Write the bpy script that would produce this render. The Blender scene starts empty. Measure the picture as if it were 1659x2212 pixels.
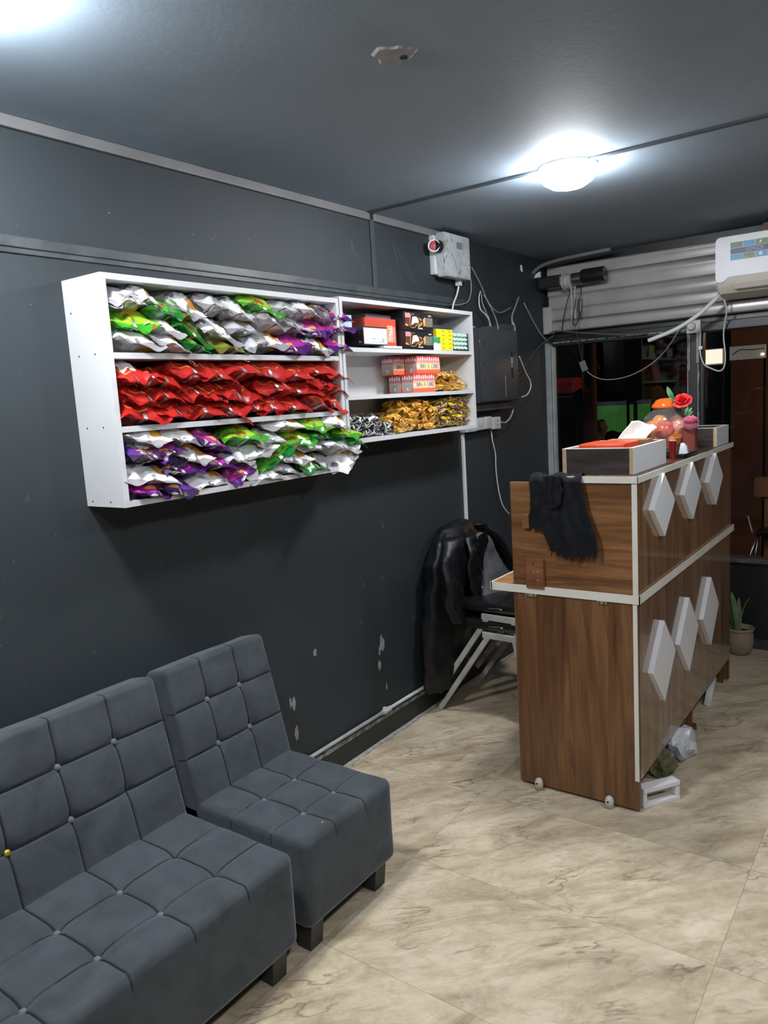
import bpy, bmesh, math, random
from mathutils import Vector, Matrix, noise, Euler
S = bpy.context.scene
COL = S.collection
PI = math.pi
# ---------------------------------------------------------------- camera
F, YAW, PITCH, ROLL = 1646.93, .6308, -.1444, -.0615
CAMLOC = Vector((2.093, 0, 1.5922))
fw = Vector((-math.sin(YAW)*math.cos(PITCH), math.cos(YAW)*math.cos(PITCH), math.sin(PITCH)))
rt = fw.cross(Vector((0, 0, 1))).normalized(); up = rt.cross(fw)
r2 = rt*math.cos(ROLL)+up*math.sin(ROLL); u2 = -rt*math.sin(ROLL)+up*math.cos(ROLL)
cd = bpy.data.cameras.new('camera'); cam = bpy.data.objects.new('camera', cd); COL.objects.link(cam)
M = Matrix((r2, u2, -fw)).transposed().to_4x4(); M.translation = CAMLOC
cam.matrix_world = M
cd.sensor_fit = 'HORIZONTAL'; cd.sensor_width = 36; cd.lens = F/1659*36; cd.clip_start = .02
S.camera = cam
# ---------------------------------------------------------------- world, exposure
w = bpy.data.worlds.new('night'); S.world = w; w.use_nodes = True
w.node_tree.nodes['Background'].inputs[0].default_value = (.35, .45, .6, 1)
w.node_tree.nodes['Background'].inputs[1].default_value = .012
S.view_settings.view_transform = 'Standard'; S.view_settings.look = 'None'
S.view_settings.gamma = 1; S.view_settings.use_curve_mapping = False
S.view_settings.exposure = 0.35
LAMP_POWER = 150          # radiance of the ceiling lamp domes
LAMPCOL = (.93, .965, 1.0)
H = 2.426                # ceiling height
def spot_light(name, loc, power, col, r=.1):
    l = bpy.data.lights.new(name, 'POINT'); l.energy = power; l.color = col; l.shadow_soft_size = r
    o = bpy.data.objects.new(name, l); o.location = loc; COL.objects.link(o)
spot_light('street_warm_fill', (1.7, 8.7, 2.3), 24, (1, .55, .32), .15)  # unseen warm point light added to brighten the street
spot_light('street_white_light', (-1.6, 7.2, 2.2), 4, (1, .9, .8), .15)  # bare white point light in the street, no shop lamp around it

# ---------------------------------------------------------------- materials
def mat(name, col, rough=.5, metal=0, coat=0, coatr=.1, sheen=0, emis=None, es=0, trans=0, alpha=1, spec=.5):
    m = bpy.data.materials.new(name); m.use_nodes = True
    b = m.node_tree.nodes['Principled BSDF']
    b.inputs['Base Color'].default_value = (*col, 1); b.inputs['Roughness'].default_value = rough
    b.inputs['Metallic'].default_value = metal; b.inputs['Coat Weight'].default_value = coat
    b.inputs['Coat Roughness'].default_value = coatr; b.inputs['Sheen Weight'].default_value = sheen
    b.inputs['Transmission Weight'].default_value = trans; b.inputs['Alpha'].default_value = alpha
    b.inputs['Specular IOR Level'].default_value = spec
    if emis: b.inputs['Emission Color'].default_value = (*emis, 1); b.inputs['Emission Strength'].default_value = es
    return m
class N:
    def __init__(s, m): s.m = m; s.t = m.node_tree; s.b = s.t.nodes['Principled BSDF']
    def n(s, typ, **k):
        nd = s.t.nodes.new(typ)
        for a, v in k.items():
            if a.startswith('i_'):
                nd.inputs[a[2:].replace('_', ' ')].default_value = v
            else: setattr(nd, a, v)
        return nd
    def l(s, a, b): s.t.links.new(a, b)
    def coord(s, scale=(1, 1, 1), rot=(0, 0, 0), kind='Object', loc=(0, 0, 0)):
        tc = s.n('ShaderNodeTexCoord'); mp = s.n('ShaderNodeMapping')
        mp.inputs['Scale'].default_value = scale; mp.inputs['Rotation'].default_value = rot; mp.inputs['Location'].default_value = loc
        s.l(tc.outputs[kind], mp.inputs[0]); return mp.outputs[0]
    def noise(s, vec, scale, detail=4, rough=.55, dist=0):
        nd = s.n('ShaderNodeTexNoise'); nd.inputs['Scale'].default_value = scale; nd.inputs['Detail'].default_value = detail
        nd.inputs['Roughness'].default_value = rough; nd.inputs['Distortion'].default_value = dist
        if vec: s.l(vec, nd.inputs['Vector'])
        return nd.outputs[0]
    def ramp(s, fac, stops, interp='LINEAR'):
        r = s.n('ShaderNodeValToRGB'); r.color_ramp.interpolation = interp
        e = r.color_ramp.elements
        while len(e) < len(stops): e.new(.5)
        for x, (p, c) in zip(e, stops):
            x.position = p; x.color = (*c, 1) if len(c) == 3 else c
        s.l(fac, r.inputs[0]); return r.outputs[0]
    def mix(s, fac, a, b, mode='MIX'):
        x = s.n('ShaderNodeMix', data_type='RGBA', blend_type=mode)
        for v, i in ((fac, 0), (a, 6), (b, 7)):
            if hasattr(v, 'links'): s.l(v, x.inputs[i])
            elif i == 0: x.inputs[0].default_value = v
            else: x.inputs[i].default_value = (*v, 1)
        return x.outputs[2]
    def math(s, op, a, b=0, c=0):
        x = s.n('ShaderNodeMath', operation=op)
        for i, v in enumerate((a, b, c)):
            if hasattr(v, 'links'): s.l(v, x.inputs[i])
            else: x.inputs[i].default_value = v
        return x.outputs[0]
    def sep(s, vec):
        x = s.n('ShaderNodeSeparateXYZ'); s.l(vec, x.inputs[0]); return x.outputs
    def bump(s, h, strength=.3, dist=.01):
        x = s.n('ShaderNodeBump'); x.inputs['Strength'].default_value = strength; x.inputs['Distance'].default_value = dist
        s.l(h, x.inputs['Height']); s.l(x.outputs[0], s.b.inputs['Normal'])
    def color(s, c): s.l(c, s.b.inputs['Base Color'])
    def rough(s, c): s.l(c, s.b.inputs['Roughness'])

def m_paint(name, c, mark=(.16, .17, .17), marks=.0, rough=.5, scale=1):
    m = mat(name, c, rough); k = N(m); v = k.coord(kind='Object')
    a = k.noise(v, 1.3*scale, 5, .6)
    base = k.mix(a, tuple(x*.75 for x in c), tuple(x*1.3 for x in c))
    if marks:
        v2 = k.coord((1, 2.2, .9)); b = k.noise(v2, 7, 3, .6, .3)
        msk = k.ramp(b, [(.70, (0, 0, 0)), (.76, (marks,)*3)])
        base = k.mix(msk, base, mark)
        sc = k.noise(k.coord((1, 1, 1)), 90, 1, .5)
        sm = k.ramp(sc, [(.80, (0, 0, 0)), (.83, (.8,)*3)])
        base = k.mix(sm, base, (.3, .3, .3))
    k.color(base); k.bump(k.noise(v, 60, 3), .12, .004)
    return m
def m_wood(name, dark, light, axis, rough=.35, coat=.0, scale=1.0, knots=True):
    m = mat(name, light, rough, coat=coat, coatr=.035); k = N(m)
    sc = {'z': (9, 9, .9), 'x': (.9, 9, 9), 'y': (9, .9, 9)}[axis]
    v = k.coord(tuple(q*scale for q in sc))
    a = k.noise(v, 1.6, 6, .65, .8)
    b = k.noise(k.coord(tuple(q*scale*(5 if q > 1 else 1.2) for q in sc)), 2.5, 3, .6)
    c1 = k.ramp(a, [(.3, dark), (.48, tuple((p+q)/2 for p, q in zip(dark, light))), (.62, light), (.75, tuple((p*.45+q*.55) for p, q in zip(dark, light)))])
    c2 = k.mix(k.ramp(b, [(.35, (.74,)*3), (.6, (1.06,)*3)]), (0, 0, 0), (1, 1, 1))
    c = k.mix(1.0, c1, c2, 'MULTIPLY')
    wv = k.n('ShaderNodeTexWave'); wv.wave_type = 'BANDS'; wv.bands_direction = 'DIAGONAL'
    wv.inputs['Scale'].default_value = 1.3; wv.inputs['Distortion'].default_value = 9; wv.inputs['Detail'].default_value = 3; wv.inputs['Detail Scale'].default_value = .6
    k.l(k.coord(tuple(q*scale*.5 for q in sc)), wv.inputs['Vector'])
    c = k.mix(k.ramp(wv.outputs['Fac'], [(.0, (.38,)*3), (.12, (0,)*3)]), c, dark)
    k.color(c); k.rough(k.ramp(b, [(0, (rough*.8,)*3), (1, (rough*1.2,)*3)])); return m
def m_noisy(name, c1, c2, scale=8, rough=.5, bump=.0, bs=40, **kw):
    m = mat(name, c1, rough, **kw); k = N(m); v = k.coord()
    k.color(k.mix(k.ramp(k.noise(v, scale, 5, .6), [(.35, (0,)*3), (.65, (1,)*3)]), c1, c2))
    if bump: k.bump(k.noise(v, bs, 4), bump, .004)
    return m

MT = {}
MT['wall'] = m_paint('slate_black_wall_paint', (.021, .0285, .034), marks=.45, rough=.62)
MT['wallback'] = m_paint('black_gloss_paint', (.018, .02, .023), marks=.5, rough=.35, scale=2)
MT['ceil'] = m_paint('blue_grey_ceiling_paint', (.20, .255, .31), rough=.75)
MT['corn'] = m_noisy('grey_cornice', (.17, .17, .175), (.13, .13, .135), 4, .5)
MT['darktrim'] = m_noisy('dark_trim_paint', (.032, .037, .041), (.06, .068, .072), 9, .45, .2)
MT['white'] = m_noisy('white_melamine', (.60, .605, .62), (.56, .565, .58), 3, .38)
MT['panelwhite'] = m_noisy('white_panel', (.80, .81, .84), (.76, .77, .80), 3, .35)
MT['edge'] = m_noisy('cream_white_edging', (.76, .74, .68), (.68, .66, .60), 5, .4)
MT['plastic'] = mat('white_plastic', (.75, .77, .78), .35)
MT['dirtyplastic'] = m_noisy('grubby_white_plastic', (.62, .63, .63), (.42, .42, .41), 12, .5)
MT['blackp'] = mat('black_plastic', (.012, .012, .014), .35)
MT['greycable'] = mat('grey_cable', (.28, .31, .32), .5)
MT['whitecable'] = mat('white_cable', (.62, .64, .62), .5)
MT['darkcable'] = mat('dark_cable', (.07, .08, .085), .5)
MT['metal'] = m_noisy('painted_grey_steel', (.48, .47, .44), (.36, .35, .33), 20, .4)
MT['chrome'] = mat('bright_steel', (.6, .6, .62), .25, metal=1)
MT['shutter'] = m_noisy('grey_shutter_steel', (.40, .39, .375), (.33, .32, .31), 3, .28, metal=.15)
MT['hole'] = mat('dark_hole', (.01, .01, .01), .8)
MT['woodz'] = m_wood('brown_laminate_vertical', (.080, .032, .012), (.235, .112, .046), 'z', .36)
MT['woodx'] = m_wood('brown_laminate_horizontal', (.09, .034, .012), (.31, .145, .056), 'x', .36)
MT['woodfront'] = m_wood('brown_laminate_glossy', (.12, .055, .024), (.33, .175, .085), 'z', .3, coat=1.0)
MT['woodblock'] = m_wood('reddish_wood_block', (.16, .06, .022), (.30, .13, .05), 'x', .4)
MT['darkwood'] = m_wood('blackish_wood_veneer', (.016, .012, .011), (.060, .046, .042), 'x', .4, scale=1.5)
MT['tan'] = m_noisy('raw_tan_board', (.42, .30, .17), (.50, .37, .22), 30, .7)
MT['orangeboard'] = m_wood('orange_board', (.30, .13, .04), (.45, .23, .09), 'x', .4)

# floor: printed travertine tiles, the print starts anew on every tile
m = mat('travertine_tile', (.5, .4, .3), .24, spec=.35); k = N(m)
tc = k.coord(); xyz = k.sep(tc)
ty = k.math('FLOOR', k.math('DIVIDE', k.math('SUBTRACT', xyz[1], .02), .5)); tx_ = k.math('FLOOR', k.math('SUBTRACT', xyz[0], .65))
wn = k.n('ShaderNodeTexWhiteNoise', noise_dimensions='2D'); cb = k.n('ShaderNodeCombineXYZ'); k.l(tx_, cb.inputs[0]); k.l(ty, cb.inputs[1]); k.l(cb.outputs[0], wn.inputs[0])
off = k.n('ShaderNodeVectorMath', operation='SCALE'); k.l(wn.outputs[1], off.inputs[0]); off.inputs[3].default_value = 9
pos = k.n('ShaderNodeVectorMath', operation='ADD'); k.l(tc, pos.inputs[0]); k.l(off.outputs[0], pos.inputs[1])
def tile_map(scale, rz):
    rt_ = k.n('ShaderNodeMapping'); rt_.inputs['Rotation'].default_value = (0, 0, rz); k.l(pos.outputs[0], rt_.inputs[0])
    sc_ = k.n('ShaderNodeMapping'); sc_.inputs['Scale'].default_value = scale; k.l(rt_.outputs[0], sc_.inputs[0]); return sc_.outputs[0]
a = k.noise(tile_map((1.2, 3.2, 1), -.85), 2.4, 9, .66, .9)
base = k.ramp(a, [(.25, (.27, .20, .13)), (.40, (.45, .36, .25)), (.52, (.61, .50, .355)), (.64, (.69, .585, .435)), (.80, (.76, .665, .515))])
a2 = k.noise(tile_map((1.3, 2.4, 1), -.7), 7, 7, .68, 1.4)
base = k.mix(k.ramp(a2, [(.47, (0,)*3), (.70, (.6,)*3)]), base, (.36, .26, .15))
base = k.mix(k.ramp(k.noise(tile_map((1.4, 2.6, 1), -.8), 14, 6, .7, .8), [(.50, (0,)*3), (.68, (.35,)*3)]), base, (.72, .65, .54))
rg = k.noise(tile_map((.9, 2.6, 1), -.8), 2.3, 4, .60, .3)
rid = k.math('ABSOLUTE', k.math('SUBTRACT', rg, .5))
vein = k.ramp(rid, [(.0, (.85,)*3), (.005, (.35,)*3), (.022, (0,)*3)])
patch = k.ramp(k.noise(tile_map((1, 1, 1), 0), 3.1, 2), [(.47, (0,)*3), (.60, (1,)*3)])
vein = k.mix(1.0, vein, patch, 'MULTIPLY')
base = k.mix(vein, base, (.15, .105, .065))
pv = k.noise(tile_map((1, 2.0, 1), -.5), 75, 2, .5)
pits = k.mix(1.0, k.ramp(pv, [(.68, (0,)*3), (.72, (.8,)*3)]), k.ramp(k.noise(tile_map((1, 1, 1), 0), 5, 2), [(.56, (0,)*3), (.62, (1,)*3)]), 'MULTIPLY')
base = k.mix(pits, base, (.2, .15, .10))
def joint(c, off_, per, wd=.0014):
    p = k.math('PINGPONG', k.math('ADD', c, off_), per/2)     # 0 at every joint
    return k.math('LESS_THAN', p, wd)
jm = k.math('MAXIMUM', joint(xyz[1], -.02+10*.5, .5), joint(xyz[0], -.65+10, 1.0))
base = k.mix(1.0, base, k.ramp(wn.outputs[0], [(0, (.94,)*3), (1, (1.05,)*3)]), 'MULTIPLY')
base = k.mix(k.math('MULTIPLY', jm, .5), base, (.22, .17, .12))
k.color(base); k.rough(k.ramp(a, [(0, (.24,)*3), (1, (.38,)*3)]))
k.bump(a2, .12, .002)
MT['floor'] = m

# velvet
m = mat('slate_velvet', (.05, .06, .07), .85, sheen=.35); k = N(m); k.b.inputs['Sheen Roughness'].default_value = .4
k.b.inputs['Sheen Tint'].default_value = (.75, .85, 1, 1)
v = k.coord(); a = k.noise(v, 9, 5, .65, .6)
k.color(k.ramp(a, [(.3, (.030, .036, .042)), (.5, (.044, .053, .062)), (.7, (.058, .069, .080))])); k.bump(k.noise(v, 500, 2), .15, .001)
MT['velvet'] = m
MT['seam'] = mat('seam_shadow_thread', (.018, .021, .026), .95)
MT['button'] = mat('button_velvet', (.10, .115, .135), .6, sheen=.5)
MT['brass'] = mat('brass_button', (.75, .55, .08), .35, metal=.8)
MT['sofaleg'] = mat('dark_sofa_leg', (.035, .034, .030), .5)
MT['cloth'] = m_noisy('black_wool', (.007, .008, .010), (.012, .013, .016), 30, .95, .4, 300, spec=.2)
MT['leather'] = m_noisy('black_leather', (.004, .0045, .006), (.008, .009, .011), 12, .42, .35, 60, spec=.35)
MT['greyshirt'] = m_noisy('grey_fabric', (.10, .10, .11), (.075, .075, .082), 8, .9, .3, 200)

# ---------------------------------------------------------------- mesh helpers
def obj(name, me, m=None, parent=None, loc=(0, 0, 0)):
    o = bpy.data.objects.new(name, me); COL.objects.link(o); o.location = loc
    if m is not None and not me.materials:
        for x in (m if isinstance(m, (list, tuple)) else [m]): me.materials.append(x)
    if parent: o.parent = parent
    return o
def thing(name, label, cat, loc=(0, 0, 0), group=None, rot=(0, 0, 0)):
    o = bpy.data.objects.new(name, None); COL.objects.link(o); o.location = loc; o.rotation_euler = rot
    o.empty_display_size = .05; o['label'] = label; o['category'] = cat
    if group: o['group'] = group
    return o
def tag(o, label, cat, group=None):
    o['label'] = label; o['category'] = cat
    if group: o['group'] = group
    return o
def finish(bm, name, smooth=False, angle=None):
    me = bpy.data.meshes.new(name); bm.normal_update(); bm.to_mesh(me); bm.free()
    if smooth:
        for p in me.polygons: p.use_smooth = True
        if angle: me.set_sharp_from_angle(angle=angle)
    return me
def put(name, bm, m, parent=None, smooth=False, angle=None):
    """mesh given in world coordinates; the origin goes to the parent or to the base of the mesh"""
    if parent: off = Vector(parent.location) if parent.parent is None else Vector(parent.parent.location)+Vector(parent.location)
    else:
        xs = [v.co for v in bm.verts]
        off = Vector(((min(c.x for c in xs)+max(c.x for c in xs))/2, (min(c.y for c in xs)+max(c.y for c in xs))/2, min(c.z for c in xs)))
    bmesh.ops.translate(bm, verts=bm.verts, vec=-off)
    o = obj(name, finish(bm, name, smooth, angle), m, parent)
    if not parent: o.location = off
    return o
def struct(name, bm, m, parent=None, **k):
    o = put(name, bm, m, parent, **k)
    if not parent: o['kind'] = 'structure'
    return o
def box(bm, x0, x1, y0, y1, z0, z1, bev=0, rot=None, piv=None, mi=0):
    g = bmesh.ops.create_cube(bm, size=1)
    vs = g['verts']
    for v in vs: v.co = Vector(((x0+x1)/2+v.co.x*(x1-x0), (y0+y1)/2+v.co.y*(y1-y0), (z0+z1)/2+v.co.z*(z1-z0)))
    fs = list({f for v in vs for f in v.link_faces})
    if bev:
        es = list({e for v in vs for e in v.link_edges})
        r = bmesh.ops.bevel(bm, geom=es, offset=bev, segments=2, profile=.6, affect='EDGES')
        vs = list({v for f in r['faces'] for v in f.verts} | {v for v in vs if v.is_valid})
        fs = list({f for v in vs for f in v.link_faces})
    if mi:
        for f in fs: f.material_index = mi
    if rot is not None:
        c = Vector(piv) if piv else Vector(((x0+x1)/2, (y0+y1)/2, (z0+z1)/2))
        R = Euler(rot).to_matrix()
        for v in vs: v.co = c+R @ (v.co-c)
    return vs
def B(*a, **k):
    bm = bmesh.new(); box(bm, *a, **k); return bm
def lathe(bm, prof, c=(0, 0, 0), seg=28, axis='z', noisef=None, sq=None):
    rings = []
    for r, h in prof:
        ring = []
        for i in range(seg):
            t = 2*PI*i/seg; rr = r
            if noisef: rr = r*noisef(t, h)
            p = (rr*math.cos(t), rr*math.sin(t), h)
            p = {'z': p, 'x': (p[2], p[0], p[1]), 'y': (p[1], p[2], p[0])}[axis]
            ring.append(bm.verts.new(Vector(c)+Vector(p)))
        rings.append(ring)
    for a, b in zip(rings, rings[1:]):
        for i in range(seg): bm.faces.new((a[i], a[(i+1) % seg], b[(i+1) % seg], b[i]))
    if prof[0][0] > 1e-5: bm.faces.new(list(reversed(rings[0])))
    if prof[-1][0] > 1e-5: bm.faces.new(rings[-1])
    bmesh.ops.remove_doubles(bm, verts=bm.verts, dist=1e-6)
def tube(bm, pts, r, seg=8, cap=True, r1=None, sub=True):
    P = [Vector(p) for p in pts]
    if sub and len(P) > 2:
        Q = []
        for i in range(len(P)-1):
            p0 = P[max(i-1, 0)]; p1 = P[i]; p2 = P[i+1]; p3 = P[min(i+2, len(P)-1)]
            for s in range(5):
                t = s/5
                Q.append(.5*((2*p1)+(-p0+p2)*t+(2*p0-5*p1+4*p2-p3)*t*t+(-p0+3*p1-3*p2+p3)*t**3))
        Q.append(P[-1]); P = Q
    rings = []; n = len(P); prev = None
    for i, p in enumerate(P):
        d = (P[min(i+1, n-1)]-P[max(i-1, 0)]).normalized()
        if prev is None:
            a = Vector((0, 0, 1)) if abs(d.z) < .9 else Vector((1, 0, 0)); x = d.cross(a).normalized()
        else: x = (prev-d*prev.dot(d)).normalized()
        prev = x; y = d.cross(x)
        q = r if r1 is None else r+(r1-r)*i/(n-1)
        rings.append([bm.verts.new(p+(x*math.cos(2*PI*k/seg)+y*math.sin(2*PI*k/seg))*q) for k in range(seg)])
    for a, b in zip(rings, rings[1:]):
        for i in range(seg): bm.faces.new((a[i], a[(i+1) % seg], b[(i+1) % seg], b[i]))
    if cap: bm.faces.new(list(reversed(rings[0]))); bm.faces.new(rings[-1])
def cable(name, pts, r, m, label, cat='cable', parent=None, group=None):
    bm = bmesh.new(); tube(bm, pts, r, 6); o = put(name, bm, m, parent, smooth=True)
    if not parent: tag(o, label, cat, group)
    return o
def prism(bm, pts, d, axis='x', base=0.):
    """polygon pts (2D) extruded by d along the axis from base"""
    f = {'x': lambda p, h: (h, p[0], p[1]), 'y': lambda p, h: (p[0], h, p[1]), 'z': lambda p, h: (p[0], p[1], h)}[axis]
    a = [bm.verts.new(f(p, base)) for p in pts]; b = [bm.verts.new(f(p, base+d)) for p in pts]
    fs = [bm.faces.new(a), bm.faces.new(b)]
    for i in range(len(pts)): fs.append(bm.faces.new((a[i], a[(i+1) % len(pts)], b[(i+1) % len(pts)], b[i])))
    bmesh.ops.recalc_face_normals(bm, faces=fs)
def text(name, s, size, m, parent, loc, rot, ext=.0004, align='CENTER', sx=1):
    c = bpy.data.curves.new(name, 'FONT'); c.body = s; c.size = size; c.extrude = ext; c.align_x = align; c.align_y = 'CENTER'
    t = bpy.data.objects.new(name, c); COL.objects.link(t)
    bpy.context.view_layer.update()
    me = bpy.data.meshes.new_from_object(t.evaluated_get(bpy.context.evaluated_depsgraph_get()))
    bpy.data.objects.remove(t)
    me.materials.clear(); me.materials.append(m); me.name = name
    o = bpy.data.objects.new(name, me); COL.objects.link(o); o.parent = parent; o.location = loc; o.rotation_euler = rot; o.scale = (sx, 1, 1)
    return o
FACEX = (PI/2, 0, PI/2)       # text that faces +x and reads along +y
FACEY = (PI/2, 0, 0)          # text that faces -y and reads along +x

# ================================================================ STRUCTURE
XR, YB, YN = 3.5, 4.8, -2.6
struct('floor', B(-.15, XR+.15, YN-.15, YB+.12, -.1, 0), MT['floor'])
o = bpy.data.objects['floor']
# keep the tile pattern in room coordinates
for v in o.data.vertices: v.co = v.co+o.location
o.location = (0, 0, 0)
struct('wall_left', B(-.15, 0, YN, YB+.12, 0, H), MT['wall'])
struct('wall_right', B(XR, XR+.15, YN, YB+.12, 0, H), MT['wall'])
struct('wall_rear', B(-.15, XR+.15, YN-.15, YN, 0, H), MT['wall'])
struct('ceiling', B(-.15, XR+.15, YN-.15, YB+.5, H, H+.12), MT['ceil'])
bm = bmesh.new(); box(bm, 0, XR, YB, YB+.12, 0, .52); box(bm, -.0, XR, YB+.02, YB+.12, 1.90, H)
struct('wall_back', bm, MT['wallback'])
bm = bmesh.new(); box(bm, 0, XR, YB-.03, YB+.10, .52, .54, bev=.004)
struct('trim_1', bm, m_noisy('worn_sill', (.07, .075, .075), (.15, .155, .15), 25, .5))
bm = bmesh.new(); box(bm, 0, XR, YB-.015, YB, 0, .045); box(bm, 0, XR, YB-.008, YB, .045, .06)
struct('baseboard_back', bm, MT['darktrim'])
# wall dado moulding, vertical strip and ceiling edge
bm = bmesh.new(); box(bm, 0, .012, YN, 3.70, 2.075, 2.105, bev=.003); box(bm, 0, .006, YN, 3.70, 2.060, 2.075)
struct('trim_2', bm, MT['darktrim'])
bm = bmesh.new(); box(bm, 0, .009, 2.885, 2.915, 2.105, 2.40, bev=.002); struct('trim_3', bm, MT['darktrim'])
bm = bmesh.new(); box(bm, 0, .016, YN, 2.875, 2.392, 2.4255, bev=.004); box(bm, 0, .016, 2.905, 3.50, 2.392, 2.4255, bev=.004)
struct('trim_4', bm, MT['corn'])
bm = bmesh.new(); box(bm, .02, XR, 2.855, 2.885, H-.006, H, bev=.002); struct('trim_5', bm, m_paint('ceiling_batten', (.05, .065, .08)))
# lower left: black plinth, cement ledge and the caulk line on the floor
struct('baseboard_left', B(0, .012, YN, YB-.02, 0, .10), m_paint('black_plinth', (.013, .016, .017), marks=.5, rough=.4, scale=3))
bm = bmesh.new()
rnd = random.Random(3)
y = 1.2
while y < 4.0:
    L = .03+.03*rnd.random(); box(bm, .0, .014+.004*rnd.random(), y, y+L+.002, .100, .112+.006*rnd.random()); y += L
struct('trim_6', bm, m_noisy('dirty_cement', (.30, .30, .29), (.06, .065, .065), 22, .8, .4))
bm = bmesh.new(); y = 1.2
while y < 4.2:
    L = .03+.05*rnd.random(); box(bm, .0, .026+.012*rnd.random(), y, y+L+.002, 0, .004+.003*rnd.random()); y += L
struct('trim_7', bm, m_noisy('grey_caulk', (.46, .44, .40), (.28, .27, .25), 30, .8, .4))
# window: jambs, mullion, head rail, two panes
JM = m_noisy('worn_aluminium', (.40, .43, .43), (.30, .33, .34), 14, .4)
bm = bmesh.new(); box(bm, .0, .022, YB-.04, YB+.06, .54, 1.90); box(bm, .022, .030, YB-.03, YB+.05, .54, 1.89); box(bm, .034, .044, YB-.02, YB+.03, .54, 1.88)
wf = struct('window_1', bm, JM)
bm = bmesh.new(); box(bm, .885, .955, YB-.02, YB+.05, .54, 1.90, bev=.004); box(bm, .955, .972, YB-.005, YB+.05, .54, 1.9)
box(bm, .044, XR, YB-.03, YB+.06, 1.875, 1.93, bev=.006); struct('window_frame', bm, m_paint('black_frame', (.010, .012, .015), rough=.4), wf)
bm = bmesh.new(); y0 = YB-.024
zz = .56
while zz < 1.86:
    L = .02+.05*rnd.random()
    box(bm, .886, .889+.004*rnd.random(), y0, y0+.006, zz, zz+L); box(bm, .944, .948+.006*rnd.random(), y0, y0+.006, zz, zz+L); zz += L
x = .05
while x < .9:
    L = .02+.05*rnd.random(); box(bm, x, x+L, YB-.0315, YB-.028, 1.893, 1.897+.004*rnd.random()); x += L*(1+rnd.random()*.4)
struct('paint_chips', bm, m_noisy('bare_edge', (.34, .36, .36), (.12, .125, .125), 40, .5), wf)
gm = bpy.data.materials.new('window_glass'); gm.use_nodes = True; t = gm.node_tree; t.nodes.clear()
ou = t.nodes.new('ShaderNodeOutputMaterial'); mx = t.nodes.new('ShaderNodeMixShader'); tr = t.nodes.new('ShaderNodeBsdfTransparent')
gl = t.nodes.new('ShaderNodeBsdfGlossy'); gl.inputs['Roughness'].default_value = .015; fr = t.nodes.new('ShaderNodeFresnel'); fr.inputs[0].default_value = 1.33
t.links.new(fr.outputs[0], mx.inputs[0]); t.links.new(tr.outputs[0], mx.inputs[1]); t.links.new(gl.outputs[0], mx.inputs[2]); t.links.new(mx.outputs[0], ou.inputs[0])
tr.inputs[0].default_value = (.86, .88, .88, 1)
struct('glass_pane', B(.044, .885, YB+.02, YB+.025, .54, 1.876), gm, wf)
struct('glass_pane', B(.972, XR, YB+.02, YB+.025, .54, 1.876), gm, wf)

# roller shutter behind the lintel
t = thing('roller_shutter', 'grey steel roller shutter half rolled down above the shop window', 'shutter', (1.7, YB-.03, 1.95))
prof = []
seams = [(2.372, 2.292), (2.292, 2.182), (2.182, 2.108), (2.108, 2.030), (2.030, 1.962)]
for i, (a, b) in enumerate(seams):
    bm = bmesh.new(); pr = []; n = 9
    for s in range(n+1):
        q = s/n; z = a+(b-a)*q
        dy = -.012*min(1, 4*math.sin(PI*q))-.004*math.sin(PI*q)-(.006 if q < .12 else 0) if i != 2 else .004-.005*math.sin(PI*q)
        pr.append((YB-.028+dy, z))
    pr += [(YB-.01, b), (YB-.01, a)]
    prism(bm, [(p[0], p[1]) for p in pr], XR-.06, 'x', .03)
    put('shutter_slat', bm, MT['shutter'], t, smooth=True, angle=.7)
bm = bmesh.new(); box(bm, .0, .058, YB-.062, YB-.012, 1.955, 2.125, bev=.004); put('guide_plate', bm, m_noisy('pale_plate', (.42, .42, .43), (.33, .33, .34), 5, .4), t)
bm = bmesh.new(); tube(bm, [(.0, 4.60, 2.325), (.06, 4.59, 2.36), (.18, 4.58, 2.378), (.32, 4.58, 2.385), (.50, 4.60, 2.395)], .012, 8); put('support_strap', bm, MT['corn'], t, smooth=True)
bm = bmesh.new(); prism(bm, [(.0, 2.30), (.04, 2.30), (.04, 2.335), (.012, 2.322)], .02, 'y', 4.62); put('corner_bracket', bm, MT['plastic'], t)
# shutter motor with chain and pull cords
t = thing('shutter_motor', 'black cylindrical roller shutter motor with steel collar, chains hanging below', 'motor', (.28, 4.66, 2.26))
bm = bmesh.new(); lathe(bm, [(.001, .30), (.042, .30), (.044, .305), (.044, .44), (.04, .445), (.001, .445)], (0, 4.66, 2.27), 24, 'x'); put('motor_body', bm, MT['blackp'], t, smooth=True, angle=.6)
bm = bmesh.new(); lathe(bm, [(.036, .235), (.038, .24), (.038, .30), (.034, .302)], (0, 4.66, 2.262), 24, 'x'); put('steel_collar', bm, MT['chrome'], t, smooth=True, angle=.6)
bm = bmesh.new(); lathe(bm, [(.046, .178), (.052, .182), (.052, .190), (.040, .193), (.046, .2), (.046, .21), (.040, .214), (.046, .22), (.046, .232), (.03, .235)], (0, 4.66, 2.255), 24, 'x'); put('chain_wheel', bm, MT['metal'], t, smooth=True, angle=.5)
bm = bmesh.new(); box(bm, .02, .18, 4.62, 4.70, 2.225, 2.30, bev=.01); put('gear_box', bm, MT['blackp'], t)
for dx in (0, .022):
    bm = bmesh.new(); zz = 2.215; i = 0
    while zz > 1.99+dx*2:
        if i % 2: box(bm, .238+dx, .244+dx, 4.628, 4.636, zz-.014, zz)
        else: box(bm, .236+dx, .246+dx, 4.630, 4.634, zz-.014, zz)
        zz -= .012; i += 1
    put('chain', bm, MT['metal'], t)
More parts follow.
